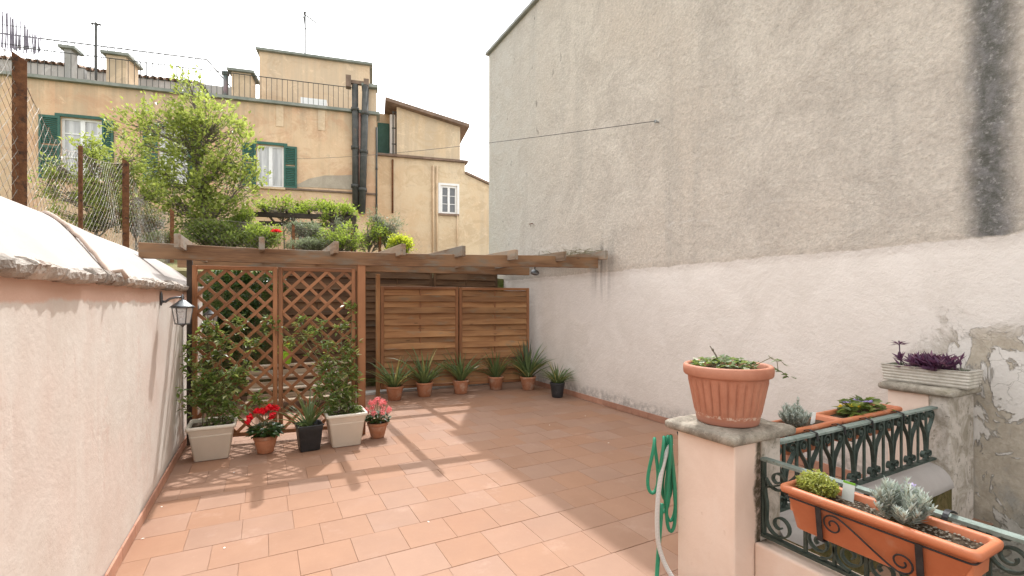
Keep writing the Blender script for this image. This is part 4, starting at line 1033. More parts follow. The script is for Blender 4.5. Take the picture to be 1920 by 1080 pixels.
def planterB():
    # hangs on the house side of the near railing
    c = Vector((1.945, .878, .595)); t = T('window_box', 'long orange plastic window box with yellow thyme and silver lavender on the scrolled railing', 'planter', c, 'window boxes on the railings', rz=math.pi/2)
    box_planter(t, .255, .060, .292, .080, .168, .012, .028, 'plasterra', .028, .014)
    # yellowish thyme towards the pillar (+local x is +Y)
    thyme(t, (.205, .0, .142), (.078, .055), 330, 'l_thyme', 41, .085, .012)
    # stones and bark in the soil
    r = random.Random(3); m = MB()
    for i in range(210):
        p = Vector((r.uniform(-.27,.14), r.uniform(-.06,.06), .146)); s = r.uniform(.0015,.0055)
        m.lathe([(0,-s*.5),(s*.8,-s*.2),(s,s*.2),(s*.4,s*.6)], 5, p, True, True)
    part(m, 'bark_chips', MT['bark'], t, False, True, 'stuff')
    lavender(t, (-.075, .0, .14), .085, 58, 42, .14, .042, 'l_lav', True)
    # plant label stuck in the soil
    g = MB(); g.box(-.026, .026, -.001, .001, -.06, .028); g2 = MB(); g2.box(-.0262, .0262, -.0016, .0014, .018, .0285)
    M = Matrix.Translation((.118, -.054, .188)) @ Matrix.Rotation(.2, 4, 'X') @ Matrix.Diagonal((.8,1,.8,1))
    tg = put(g.mesh('plant_tag'), 'plant_tag', MT['tag_w'], t, True, None, M)
    part(g2, 'tag_stripe', MT['tag_g'], tg, False, True)
    # iron holder
    h = T('planter_holder', 'black wrought iron planter holder with S scroll around the orange window box', 'plant holder', c, rz=math.pi/2)
    m = MB(); z = .125; ring = rrect(.289, .083, .015, z, 4); m.tube(ring + [ring[0]], .0032, 6, False); part(m, 'rim_wire', MT['black_iron'], h, True, True)
    for sx in (-.155, .155):
        m = MB(); m.bar([(sx, .0865, .128), (sx, .0845, .11), (sx, .069, -.004), (sx, .060, -.0065), (sx,-.060,-.0065), (sx,-.0885,.128)], (1,0,0), .010, .002); part(m, 'strap', MT['black_iron'], h, False, True)
        k = MB(); k.bar(bez((sx,-.0885,.128), (sx,-.092,.20), (sx,-.13,.205), (sx,-.178,.172), 10), (1,0,0), .008, .002); part(k, 'hook', MT['black_iron'], h, False, True)
    # S scroll lying on the front face (front is local +y, leaning outwards upwards)
    def onface(x, z): return Vector((x, .0665 + (z/.14)*.0165 + .005, z))
    pts = []
    A, B = (.105, .078), (-.105, .042)
    for v in spiral((A[0],0,A[1]), (1,0,0), (0,0,1), .010, .036, -.6, 1.35, 26): pts.append((v.x, v.z))
    e = pts[-1]
    pts2 = []
    for v in spiral((B[0],0,B[1]), (1,0,0), (0,0,1), .010, .036, math.pi-.6, 1.35, 26): pts2.append((v.x, v.z))
    pts2.reverse()
    mid = [(q.x, q.z) for q in bez((e[0],0,e[1]), (e[0]-.03,0,e[1]+.012), (pts2[0][0]+.03,0,pts2[0][1]-.012), (pts2[0][0],0,pts2[0][1]), 10)]
    m = MB(); m.tube([onface(*q) for q in pts + mid[1:-1] + pts2], .0032, 6); part(m, 'scroll', MT['black_iron'], h, True, True)
planterB()
def planterA(xc, hx, label, what, seed):
    c = Vector((xc, 1.60, .665)); t = T('window_box', label, 'planter', c, 'window boxes on the railings')
    box_planter(t, hx-.04, .058, hx, .078, .155, .012, .026, 'plasterra', .025, .014)
    if what == 'viola':
        r = random.Random(seed); lf = MB(); fl = MB(); fy = MB()
        for i in range(170):
            x, y = r.uniform(-hx*.55,hx*.62), r.uniform(-.06,.06); h = .135 + .075*r.random()*(1-(x/hx)**2)
            az = r.uniform(0,6.283); lf.leaf((x,y,h), Vector((math.cos(az),math.sin(az),r.uniform(-.2,.7))), Vector((r.uniform(-.4,.4),r.uniform(-.4,.4),1)), r.uniform(.04,.075), r.uniform(.028,.05), .2)
        for i in range(7): rosette_leaves(fl, (r.uniform(-.16,.05), r.uniform(-.05,.05), .205), 7, .022, .016, r, (.1,.9))
        for i in range(7): rosette_leaves(fy, (r.uniform(-.2,-.05), r.uniform(-.05,.05), .19), 7, .02, .016, r, (.1,.9))
        part(lf, 'foliage', MT['l_dark'] if False else MT['l_shrub'], t, False, True, 'stuff'); part(fl, 'violet_flowers', MT['f_violet'], t, False, True, 'stuff'); part(fy, 'yellow_flowers', MT['f_yellow'], t, False, True, 'stuff')
    else:
        lavender(t, (-.06, .0, .125), .085, 46, seed, .15, .036)
        g = MB(); g.box(-.02,.02,-.001,.001,-.05,.03); put(g.mesh('plant_tag'), 'plant_tag', MT['tag_w'], t, True, None, Matrix.Translation((.115,.0,.165)) @ Matrix.Rotation(.2,4,'Y'))
    m = MB(); ring = rrect(hx-.003, .081, .015, .115, 4); m.tube(ring+[ring[0]], .0032, 6, False); part(m, 'holder_wire', MT['black_iron'], t, True, True)
    for sx in (-hx*.55, hx*.55):
        k = MB(); k.bar([(sx, .0, -.006), (sx,-.062,-.006), (sx,-.0845,.118), (sx,-.0905,.142), (sx,-.118,.152), (sx,-.158,.142), (sx,-.162,.10)], (1,0,0), .008, .002); part(k, 'holder_hook', MT['black_iron'], t, False, True)
planterA(3.33, .335, 'terracotta plastic window box with leafy violas hung on the lyre-scroll railing near the stone trough', 'viola', 51)
planterA(2.72, .24, 'terracotta plastic window box with silvery lavender hung on the lyre-scroll railing near the fluted pot', 'lav', 52)

# ---- ribbed stone trough on the second pillar
def trough():
    c = Vector((4.135, 1.545, .934)); t = T('stone_trough', 'pale ribbed stone trough with purple trailing plants on the pillar by the tall wall', 'planter', c, rz=math.pi/2)
    m = MB(); rings = []
    H = .115
    for i in range(12):
        z = H*i/11; k = .012*(i/11); e = .0045 if i % 2 else 0
        rings.append(rrect(.235+k+e, .098+k+e, .012, z, 3))
    rings += [rrect(.229, .092, .012, H+.001, 3), rrect(.223, .086, .01, H-.03, 3)]
    m.loft(rings, True, True, False); b = part(m, 'trough', MT['trough'], t, False, True)
    s = MB(); s.box(-.224,.224,-.087,.087,H-.035,H-.018); part(s, 'soil', MT['soil'], b, False, True)
    r = random.Random(61); lf = MB(); st = MB(); gr = MB()
    for i in range(80):
        x, y = r.gauss(-.02,.068), r.uniform(-.05,.085); h = .11 + .05*r.random()
        az = r.uniform(0,6.283); q = Vector((x,y,H-.02)); d = Vector((math.cos(az)*.6, math.sin(az)*.6+.25, r.uniform(.0,1.0))).normalized(); tp = q + d*r.uniform(.04,.10)
        st.tube([q, tp], .0022, 4)
        for j in range(7):
            a2 = j*.9 + az; dd = (d + Vector((math.cos(a2), math.sin(a2), .1))*.9).normalized(); lf.leaf(q.lerp(tp, .45+.55*j/6), dd, Vector((0,0,1)) + d*.3, r.uniform(.055,.09), .019, .3)
    q0 = Vector((.155,.02,H-.02)); tp = q0 + Vector((.014,.0,.165)); st.tube([q0, q0.lerp(tp,.5)+Vector((.004,0,0)), tp], .0035, 6)
    for j in range(16):
        a2 = j*2.4; e = .1 + .06*(j%6); lf.leaf(tp, Vector((math.cos(a2), math.sin(a2), .5-.09*(j%9))), Vector((0,0,1)), .065, .016, .25)
    for i in range(60):
        x = r.choice([r.uniform(-.21,-.1), r.uniform(.17,.215)]); rosette_leaves(gr, (x, r.uniform(-.06,.07), H-.012), 4, .022, .009, r, (.1,1.2))
    part(st, 'stem', MT['l_purple'], t, True, True, 'stuff'); part(lf, 'purple_foliage', MT['l_purple'], t, False, True, 'stuff'); part(gr, 'small_foliage', MT['l_olive'], t, False, True, 'stuff')
trough()

# ---- garden hoses hanging beside the pillar
def hoses():
    X = 1.875; yb = 1.79
    t = T('garden_hose', 'coiled green garden hose hanging in loops on the far side of the salmon pillar', 'hose', (X, yb, .3))
    m = MB(); hk = MB(); hk.tube([(1.94, 1.757, .80), (1.94, 1.785, .80), (1.94, 1.79, .815)], .006, 6); part(hk, 'hook', MT['black_iron'], t)
    r = random.Random(2)
    for i in range(5):
        k = i/4; x = 1.865 + .012*i*(1 if i % 2 else -1) - .02*(i > 2); y = 1.785 + .012*i; zt = .80 - .004*i; zb = .30 + .05*i; wd = .055 + .012*(i % 3)
        loop = []
        for j in range(33):
            a = 2*math.pi*j/32; sx = math.sin(a); cz = math.cos(a)
            loop.append((x + .020 + wd*.40*sx*(1-.25*cz) - .01*i*(1-cz)*.2, y + .012*math.sin(2*a), (zt+zb)/2 + (zt-zb)/2*cz))
        m = MB(); m.tube(loop, .009, 8, False); part(m, 'coil', MT['hose_g'], t, True)
    m = MB(); m.tube(bez((1.835,1.80,.45), (1.82,1.80,.28), (1.79,1.79,.12), (1.765,1.77,.013), 14) + [Vector((1.72,1.6,.013)), Vector((1.73,1.3,.013)), Vector((1.78,1.0,.013))], .0105, 8); part(m, 'loose_end', MT['hose_g'], t, True)
    t2 = T('garden_hose', 'pale grey braided hose arching down from the pillar to the tiles', 'hose', (1.8, 1.78, 0))
    m = MB(); m.tube(bez((1.905, 1.80, .755), (1.84,1.80,.70), (1.79,1.80,.50), (1.795,1.79,.30), 16)[:-1] + bez((1.795,1.79,.30), (1.80,1.785,.16), (1.83,1.70,.05), (1.87,1.5,.014), 12) + [Vector((1.87,1.2,.014)), Vector((1.80,.7,.014))], .012, 10); part(m, 'tube', MT['hose_w'], t2, True)
hoses()

# ---- things behind the trellis
def bench():
    t = T('plant_stand', 'stepped weathered plank stand behind the lattice trellis', 'plant stand', (.35, 7.5, 0))
    for i in range(4):
        z = .16 + i*.14; y = 7.16 + i*.17
        plank((-.22, y, z), (1.15, y, z), .15, .028, MT['w_bench'], t, 'step_board')
        if i < 3: plank((-.20, y+.09, z+.05), (1.13, y+.09, z+.05), .02, .07, MT['w_bench'], t, 'riser_board')
    for x in (-.16, 1.09):
        plank((x, 7.10, .012), (x, 7.74, .55), .04, .07, MT['w_bench'], t, 'side_bearer')
        plank((x, 7.72, .0), (x, 7.72, .55), .05, .05, MT['w_bench'], t, 'leg', up=(0,1,0))
bench()
def lime():
    t = T('flower_pot', 'lime green pot with small yellow flowers on the plank stand behind the trellis', 'flower pot', (.28, 7.67, .595))
    round_pot(t, .07, .105, .18, 'lime', .02)
    r = random.Random(8); lf = MB(); fl = MB()
    for i in range(60): rosette_leaves(lf, (r.gauss(0,.05), r.gauss(0,.05), .19+.09*r.random()), 3, .05, .022, r, (-.2,1.2))
    for i in range(8): rosette_leaves(fl, (r.gauss(0,.05), r.gauss(0,.05), .29), 6, .02, .012, r, (.2,1.2))
    part(lf, 'foliage', MT['l_vine'], t, False, True, 'stuff'); part(fl, 'flowers', MT['f_yellow'], t, False, True, 'stuff')
lime()
def hedge(name, label, boxes, mat, L, n, seed, cat='shrub', wd=.5, stems=6):
    xs = [b[0] for b in boxes]; c0 = boxes[0]
    t = T(name, label, cat, (c0[0], c0[1], c0[6] if len(c0) > 6 else 0)); r = random.Random(seed); m = MB(); st = MB()
    tot = sum(b[3]*b[4]*b[5] for b in boxes)
    for b in boxes:
        cx, cy, cz, rx, ry, rz = b[:6]; k = int(n*(rx*ry*rz)/tot)
        base = b[6] if len(b) > 6 else 0
        for i in range(max(2, stems//len(boxes))):
            tp = Vector((cx + r.uniform(-.6,.6)*rx, cy + r.uniform(-.6,.6)*ry, cz + r.uniform(-.2,.6)*rz)); q = Vector((cx + r.uniform(-.3,.3)*rx, cy + r.uniform(-.3,.3)*ry, base - .05))
            st.tube(bez(q, q.lerp(tp,.3)+Vector((r.uniform(-.1,.1),0,.1)), q.lerp(tp,.7)+Vector((r.uniform(-.15,.15),0,0)), tp, 7), [.014,.013,.012,.010,.009,.007,.005,.003], 5)
        done = 0
        while done < k:
            q = Vector((r.gauss(0,.5), r.gauss(0,.5), r.gauss(0,.5)))
            if q.length > 1.15: continue
            p = Vector((cx + q.x*rx, cy + q.y*ry, cz + q.z*rz))
            if mnoise.noise(p*2.6 + Vector((seed,0,0))) < -.12: continue
            rosette_leaves(m, p, 4, L, L*wd, r, (-.6,1.1)); done += 4
    part(st, 'stem', MT['bark'], t, True, False, 'stuff'); part(m, 'foliage', MT[mat], t, False, False, 'stuff'); return t
hedge('ivy_bush', 'dark leafy climbing bush behind the trellis at the end of the pink wall', [(-.45,8.2,1.1,.45,.30,1.0,0),(-.25,8.25,1.75,.55,.25,.5,0),(.5,8.6,2.05,.7,.2,.25,1.9),(1.6,8.6,2.06,.7,.2,.16,1.9)], 'l_dark', .07, 6200, 71)

# ================================================================== BACKGROUND: houses across the gardens
class Plane:
    """vertical facade plane; s runs to the right along it, n points to the terrace"""
    def __init__(s, px, Z, uvp=3000.0):
        p = W(px, HY, Z); s.o = Vector((p.x, p.y, 0)); k = uvp/F
        s.d = Vector((SN + CS*k, CS - SN*k, 0)).normalized(); s.n = Vector((s.d.y, -s.d.x, 0))
        s.M = Matrix(((s.d.x, -s.n.x, 0),(s.d.y, -s.n.y, 0),(0,0,1))).to_4x4(); s.M.translation = s.o   # local x = s, local y = away from the terrace
    def at(s, px, py, off=0.0):
        """(s, z) where the pixel's ray meets the plane moved back by off"""
        c = Vector((0,0,EYE)); dr = W(px, py, 1.0) - c; o = s.o - s.n*off
        t = (o - c).dot(s.n) / dr.dot(s.n); p = c + dr*t
        return (p - s.o).dot(s.d), p.z
    def world(s, x, z, off=0.0): return s.o + s.d*x - s.n*off + Vector((0,0,z))
def thing_on(pl, name, label, cat, x, z, off=0, group=None):
    t = T(name, label, cat, pl.world(x, z, off), group); return t
def prt(pl, mb, name, mat, par, smooth=False, kind=None):
    """geometry given in facade coordinates (s, depth, z)"""
    M = pl.M; m2 = MB(); m2.add(mb.v, mb.f, M); return part(m2, name, MT[mat], par, smooth, False, kind)
def bx(*a): return MB().box(*a)

A = Plane(510, 16.5)
def house_A():
    xl = A.at(-330, 300)[0]; xr = A.at(706, 300)[0]; zt = 8.46
    t = thing_on(A, 'ochre_house', 'long ochre rendered house with green shutters and roof terrace railing', 'building', (xl+xr)/2, -3.2)
    # wall with window openings: build as strips between openings
    wins = []
    for (pa, pb, ya, yb) in ((113, 192, 222, 338), (297, 352, 240, 345), (481, 532, 272, 351)):
        x0 = A.at(pa, 300)[0]; x1 = A.at(pb, 300)[0]; pm = (pa+pb)/2
        wins.append((x0, x1, A.at(pm, yb)[1], A.at(pm, ya)[1]))
    m = MB(); cur = xl
    for (x0, x1, z0, z1) in wins:
        m.box(cur, x0, 0, .35, -3.2, zt); m.box(x0, x1, 0, .35, -3.2, z0); m.box(x0, x1, 0, .35, z1, zt); cur = x1
    m.box(cur, xr, 0, .35, -3.2, zt); m.box(xl, xr, .4, 9.0, -3.2, zt-.02)
    w_ = prt(A, m, 'wall', 'fac1', t)
    prt(A, bx(xl-.1, xr+.12, -.14, .6, zt+.002, zt+.10), 'cornice', 'slab', t)
    # ledge under the windows
    xe = A.at(470, 350)[0]; zl = A.at(560, 354)[1]
    prt(A, bx(xe, xr+.04, -.07, .1, zl-.06, zl), 'ledge', 'eave', t)
    # pale dressed corner and pilaster strips under the cornice
    for px in (280, 525, 603): 
        x = A.at(px, 215)[0]; prt(A, bx(x-.12, x+.12, -.02, .01, zt-.75, zt-.003), 'bracket', 'fac3', t)
    # repaired plaster
    pts = [A.at(*q) for q in ((533,350),(560,345),(580,335),(610,329),(640,329),(661,328),(661,356),(600,352))]
    g_ = MB(); g_.loft([[(x, -.014, z) for x, z in pts], [(x, .01, z) for x, z in pts]], True, True, True); prt(A, g_, 'plaster_patch', 'patch', t)
    for i, (x0, x1, z0, z1) in enumerate(wins):
        fw = .07; f = MB(); mid = (x0+x1)/2
        f.box(x0, x0+fw, .08, .14, z0, z1); f.box(x1-fw, x1, .08, .14, z0, z1); f.box(x0+fw, x1-fw, .08, .14, z1-fw, z1); f.box(x0+fw, x1-fw, .08, .14, z0, z0+fw); f.box(mid-.06, mid+.06, .07, .14, z0+fw, z1-fw)
        wn = prt(A, f, 'window', 'white', t)
        rows = [(z0+fw, z1-fw)] if i == 2 else [(z0+fw, z0+(z1-z0)*.36), (z0+(z1-z0)*.38, z0+(z1-z0)*.74), (z0+(z1-z0)*.76, z1-fw)]
        for (ra, rb) in rows:
            for (a, b) in ((x0+fw, mid-.06), (mid+.06, x1-fw)):
                prt(A, bx(a, b, .105, .115, ra, rb), 'pane', 'pane', wn)
        for k in range(len(rows)-1):
            prt(A, bx(x0+fw, x1-fw, .085, .13, rows[k][1], rows[k+1][0]), 'glazing_bar', 'white', wn)
        prt(A, bx(x0-.12, x1+.12, -.05, .06, z1+.002, z1+.09), 'lintel', 'shutter', t)
        prt(A, bx(x0-.06, x1+.06, -.09, .07, z0-.07, z0-.002), 'sill', 'fac3', t)
        wsh = (x1-x0)/2
        for sd in (-1, 1):
            a = x0 - wsh*(1.0 if i else .95) if sd < 0 else x1 + .01; b = a + wsh - .01
            if i == 0 and sd > 0: b = a + wsh*.55
            s = MB(); s.box(a, a+.06, -.06, -.015, z0, z1); s.box(b-.06, b, -.06, -.015, z0, z1)
            for zz in (z0, (z0+z1)/2-.04, z1-.08): s.box(a+.06, b-.06, -.058, -.017, zz, zz+.08)
            sh = prt(A, s, 'shutter', 'shutter', t)
            l = MB(); z = z0 + .1
            while z < z1 - .1:
                if abs(z-(z0+z1)/2) > .06: l.add([(a+.06,-.052,z),(b-.06,-.052,z),(b-.06,-.024,z+.055),(a+.06,-.024,z+.055),(a+.06,-.046,z-.004),(b-.06,-.046,z-.004),(b-.06,-.018,z+.05),(a+.06,-.018,z+.05)], [(0,1,2,3),(7,6,5,4),(0,4,5,1),(1,5,6,2),(2,6,7,3),(3,7,4,0)])
                z += .062
            prt(A, l, 'louvres', 'shutter', sh, kind='stuff')
    # soil stacks and drain pipes
    def pipe(px0, py0, px1, py1, r, mat, nm='drain_pipe', off=-.16, bend=None):
        x0, z0 = A.at(px0, py0); x1, z1 = A.at(px1, py1); m = MB(); m.tube([(x0, off, z0), (x1, off, z1)], r, 10)
        z = z1 + .8
        while z < z0 - .3: m.tube([((x0 if abs(x0-x1) < .1 else x1 + (x0-x1)*(z-z1)/(z0-z1)), off, z), ((x0 if abs(x0-x1) < .1 else x1 + (x0-x1)*(z+.12-z1)/(z0-z1)), off, z+.12)], r*1.25, 10); z += 1.4
        prt(A, m, nm, mat, t, True)
    pipe(666, 163, 667, 395, .115, 'drain'); pipe(686, 165, 679, 402, .125, 'drain', off=-.2); pipe(675, 215, 674, 398, .045, 'copper', off=-.12); pipe(706, 240, 706, 430, .035, 'drain', off=-.06)
    # cowl on the stacks
    x0, z0 = A.at(663, 158); x1, z1 = A.at(690, 165); c = MB()
    c.box(x0-.26, x0-.08, -.28, -.02, z0-.22, z0+.2); c.box(x0+.36, x0+.54, -.28, -.02, z0-.2, z0+.14); c.box(x0-.08, x0+.36, -.22, -.08, z0-.06, z0+.06); prt(A, c, 'flue_cowl', 'eave', t)
    c = MB(); c.box(x1-.22, x1+.35, -.25, .25, z1-.05, z1+.06); prt(A, c, 'stack_slab', 'slab', t)
    xs, zs = A.at(700, 215); s = MB(); s.box(x1-.1, x1+.30, -.05, .45, zt+.1, z1-.055); prt(A, s, 'chimney_stack', 'fac3', t)
    # roof terrace railing on the front edge
    xa = A.at(30, 120)[0]; xb = A.at(662, 165)[0]; zr0 = zt + .105; zr1 = zt + .95; r = MB(); r.tube([(xa,.05,zr1),(xb,.05,zr1)], .016, 5); r.tube([(xa,.05,zr0+.06),(xb,.05,zr0+.06)], .01, 5)
    rl = prt(A, r, 'terrace_rail', 'drain', t)
    bm = MB(); bm.tube([(0,0,zr0),(0,0,zr1)], .0085, 4); me = bm.mesh('railing_bar')
    x = xa
    while x < xb:
        put(me, 'railing_bar', MT['drain'], rl, False, None, Matrix.Translation(A.world(x, 0, .05))); x += .17
    # chimneys on the terrace edge
    def chim(px0, px1, py0, py1, d0, d1, mat, nm='chimney', cap=True):
        xa_, z_ = A.at(px0, (py0+py1)/2, d0); xb_, _ = A.at(px1, (py0+py1)/2, d0); zt_ = A.at((px0+px1)/2, py0, d0)[1]
        c = prt(A, bx(xa_, xb_, d0, d1, zt+.003, zt_), nm, mat, t)
        if cap: prt(A, bx(xa_-.12, xb_+.12, d0-.1, d1+.1, zt_+.002, zt_+.09), 'chimney_cap', 'slab', c)
    chim(199, 236, 104, 165, .15, 1.0, 'fac3'); chim(434, 470, 136, 190, .15, .9, 'fac3'); chim(120, 134, 92, 150, .3, .62, 'roofgrey')
    v = MB(); x, z = A.at(423, 140, .3); v.tube([(x,.3,zt+.02),(x,.3,z)], .075, 10); v.tube([(x,.3,z-.02),(x,.3,z+.1)], .12, 10); prt(A, v, 'vent_pipe', 'vent', t, True)
    # low grey roof structures behind the railing with a fringe of clay tiles
    tm = MB(); pr = []
    for k in range(7): a = math.pi*k/6; pr.append((.10*math.cos(a), .09*math.sin(a)))
    tm.loft([[(x_, 0, z_) for x_, z_ in pr], [(x_, .5, z_+.16) for x_, z_ in pr], [(x_*.82, .5, z_*.82+.16-.012) for x_, z_ in pr], [(x_*.82, 0, z_*.82-.012) for x_, z_ in pr]], False)
    tme = tm.mesh('roof_tile')
    def lowroof(px0, px1, py0, d, dep, nm):
        xa_, _ = A.at(px0, 130, d); xb_, _ = A.at(px1, 130, d); zt_ = A.at((px0+px1)/2, py0, d)[1]
        c = prt(A, bx(xa_, xb_, d, d+dep, zt+.004, zt_), nm, 'roofgrey', t); prt(A, bx(xa_-.05, xb_+.05, d+.45, d+dep, zt_+.16, zt_+.28), 'roof_ridge', 'slab', c)
        x = xa_ + .1
        while x < xb_:
            put(tme, 'roof_tile', MT['cotto'], c, False, None, Matrix.Translation(A.world(x, zt_+.012, d-.12)) @ A.M.to_3x3().to_4x4()); x += .225
    lowroof(-140, 158, 112, 2.2, 1.5, 'roof_room'); lowroof(163, 200, 136, 1.7, 1.5, 'roof_room'); lowroof(243, 372, 152, 1.9, 1.5, 'roof_room')
    # upper railing further back
    d = 3.6; xa = A.at(-60, 40, d)[0]; xb = A.at(388, 110, d)[0]; z1 = A.at(240, 93, d)[1]; z0 = z1 - 1.05
    r = MB(); r.tube([(xa,d,z1),(xb,d,z1)], .026, 5); r.tube([(xb,d,z1),(xb+.9,d,z0)], .026, 5); r.tube([(xa,d,z0),(xb+.9,d,z0)], .012, 5)
    r2 = prt(A, r, 'upper_rail', 'drain', t)
    prt(A, bx(xa, xb+1.0, d-.1, d+2.5, zt-.01, z0-.004), 'upper_terrace', 'roofgrey', t)
    bm = MB(); bm.tube([(0,0,z0),(0,0,z1)], .012, 4); me = bm.mesh('railing_bar'); x = xa; k = 0
    while x < xb:
        put(me, 'railing_bar', MT['drain'], r2, False, None, Matrix.Translation(A.world(x, 0, d))); x += .21
    # penthouse
    d = 1.6; xa = A.at(486, 150, d)[0]; xb = A.at(693, 170, d)[0]; zp = A.at(590, 110, d)[1]
    ph = prt(A, bx(xa, xb, d, d+4, zt-.015, zp), 'penthouse', 'fac3', t); prt(A, bx(xa-.1, xb+.12, d-.14, d+4.1, zp+.002, zp+.09), 'penthouse_roof', 'slab', ph)
    xw, zw = A.at(592, 195, .9); prt(A, bx(xw-.5, xw+.4, .7, 1.1, zt+.02, zw+.12), 'skylight', 'white', t)
    return zt, zp, d
zA, zP, dP = house_A()
def reeds():
    d = 3.45; x0 = A.at(-60, 60, d)[0]; x1 = A.at(76, 60, d)[0]
    t = thing_on(A, 'reed_screen', 'ragged grey reed screen tied to the upper roof railing above the ochre house', 'screen', (x0+x1)/2, zA, d)
    r = random.Random(3); m = MB(); x = x0
    while x < x1:
        k = (x-x0)/(x1-x0); za = A.at(30, 95, d)[1] + r.uniform(-.1,.1); zb = A.at(30, 27, d)[1] - max(0, k-.55)*1.6 + r.uniform(-.12,.06)
        if r.random() < .8: m.tube([(x, d, za), (x+r.uniform(-.03,.03), d+r.uniform(-.02,.02), zb)], r.uniform(.010,.022), 4)
        x += .027
    prt(A, m, 'reeds', 'reed', t, kind='stuff')
    m = MB(); [m.tube([(x0, d-.02, z), (x1, d-.02, z)], .01, 4) for z in (A.at(30,85,d)[1], A.at(30,50,d)[1])]; prt(A, m, 'tie_rail', 'drain', t)
reeds()
def antenna(px, py0, py1, d, label, yagi):
    x, z0 = A.at(px, py0, d); z1 = A.at(px, py1, d)[1]; t = thing_on(A, 'roof_antenna', label, 'antenna', x, z0, d)
    m = MB(); m.tube([(x,d,z0),(x,d,z1)], .036, 6); prt(A, m, 'mast', 'drain', t)
    if yagi:
        b = MB(); p, q = Vector((x-.05,d,z1-.1)), Vector((x+.48,d,z1-.42)); b.tube([p,q], .022, 5); prt(A, b, 'boom', 'drain', t)
        for i in range(9):
            c = p.lerp(q, i/8); e = MB(); e.tube([c+Vector((.04,-.12,.12)), c-Vector((.04,-.12,.12))], .012, 4); prt(A, e, 'element', 'drain', t)
        b = MB(); b.tube([(x,d,z1-.75),(x+.28,d,z1-.45)], .014, 4); b.tube([(x,d,z1-.75),(x-.06,d,z1-.12)], .014, 4); prt(A, b, 'brace', 'drain', t)
    else:
        b = MB(); b.tube([(x-.14,d,z1-.06),(x+.14,d,z1-.06)], .03, 5); b.tube([(x-.1,d,z1-.22),(x-.1,d,z1)], .012, 4); b.tube([(x+.12,d,z1-.2),(x+.12,d,z1)], .012, 4); prt(A, b, 'dipole', 'drain', t)
        q = A.at(228, 90, d); b = MB(); b.tube([(x,d,z1-.05),(q[0],d,q[1])], .012, 4); prt(A, b, 'guy_wire', 'drain', t)
antenna(180, 150, 42, 1.3, 'slim mast antenna with guy wire standing among the roof tiles', False)
antenna(572, 102, 22, dP+1.5, 'comb aerial on a mast above the flat-roofed penthouse', True)

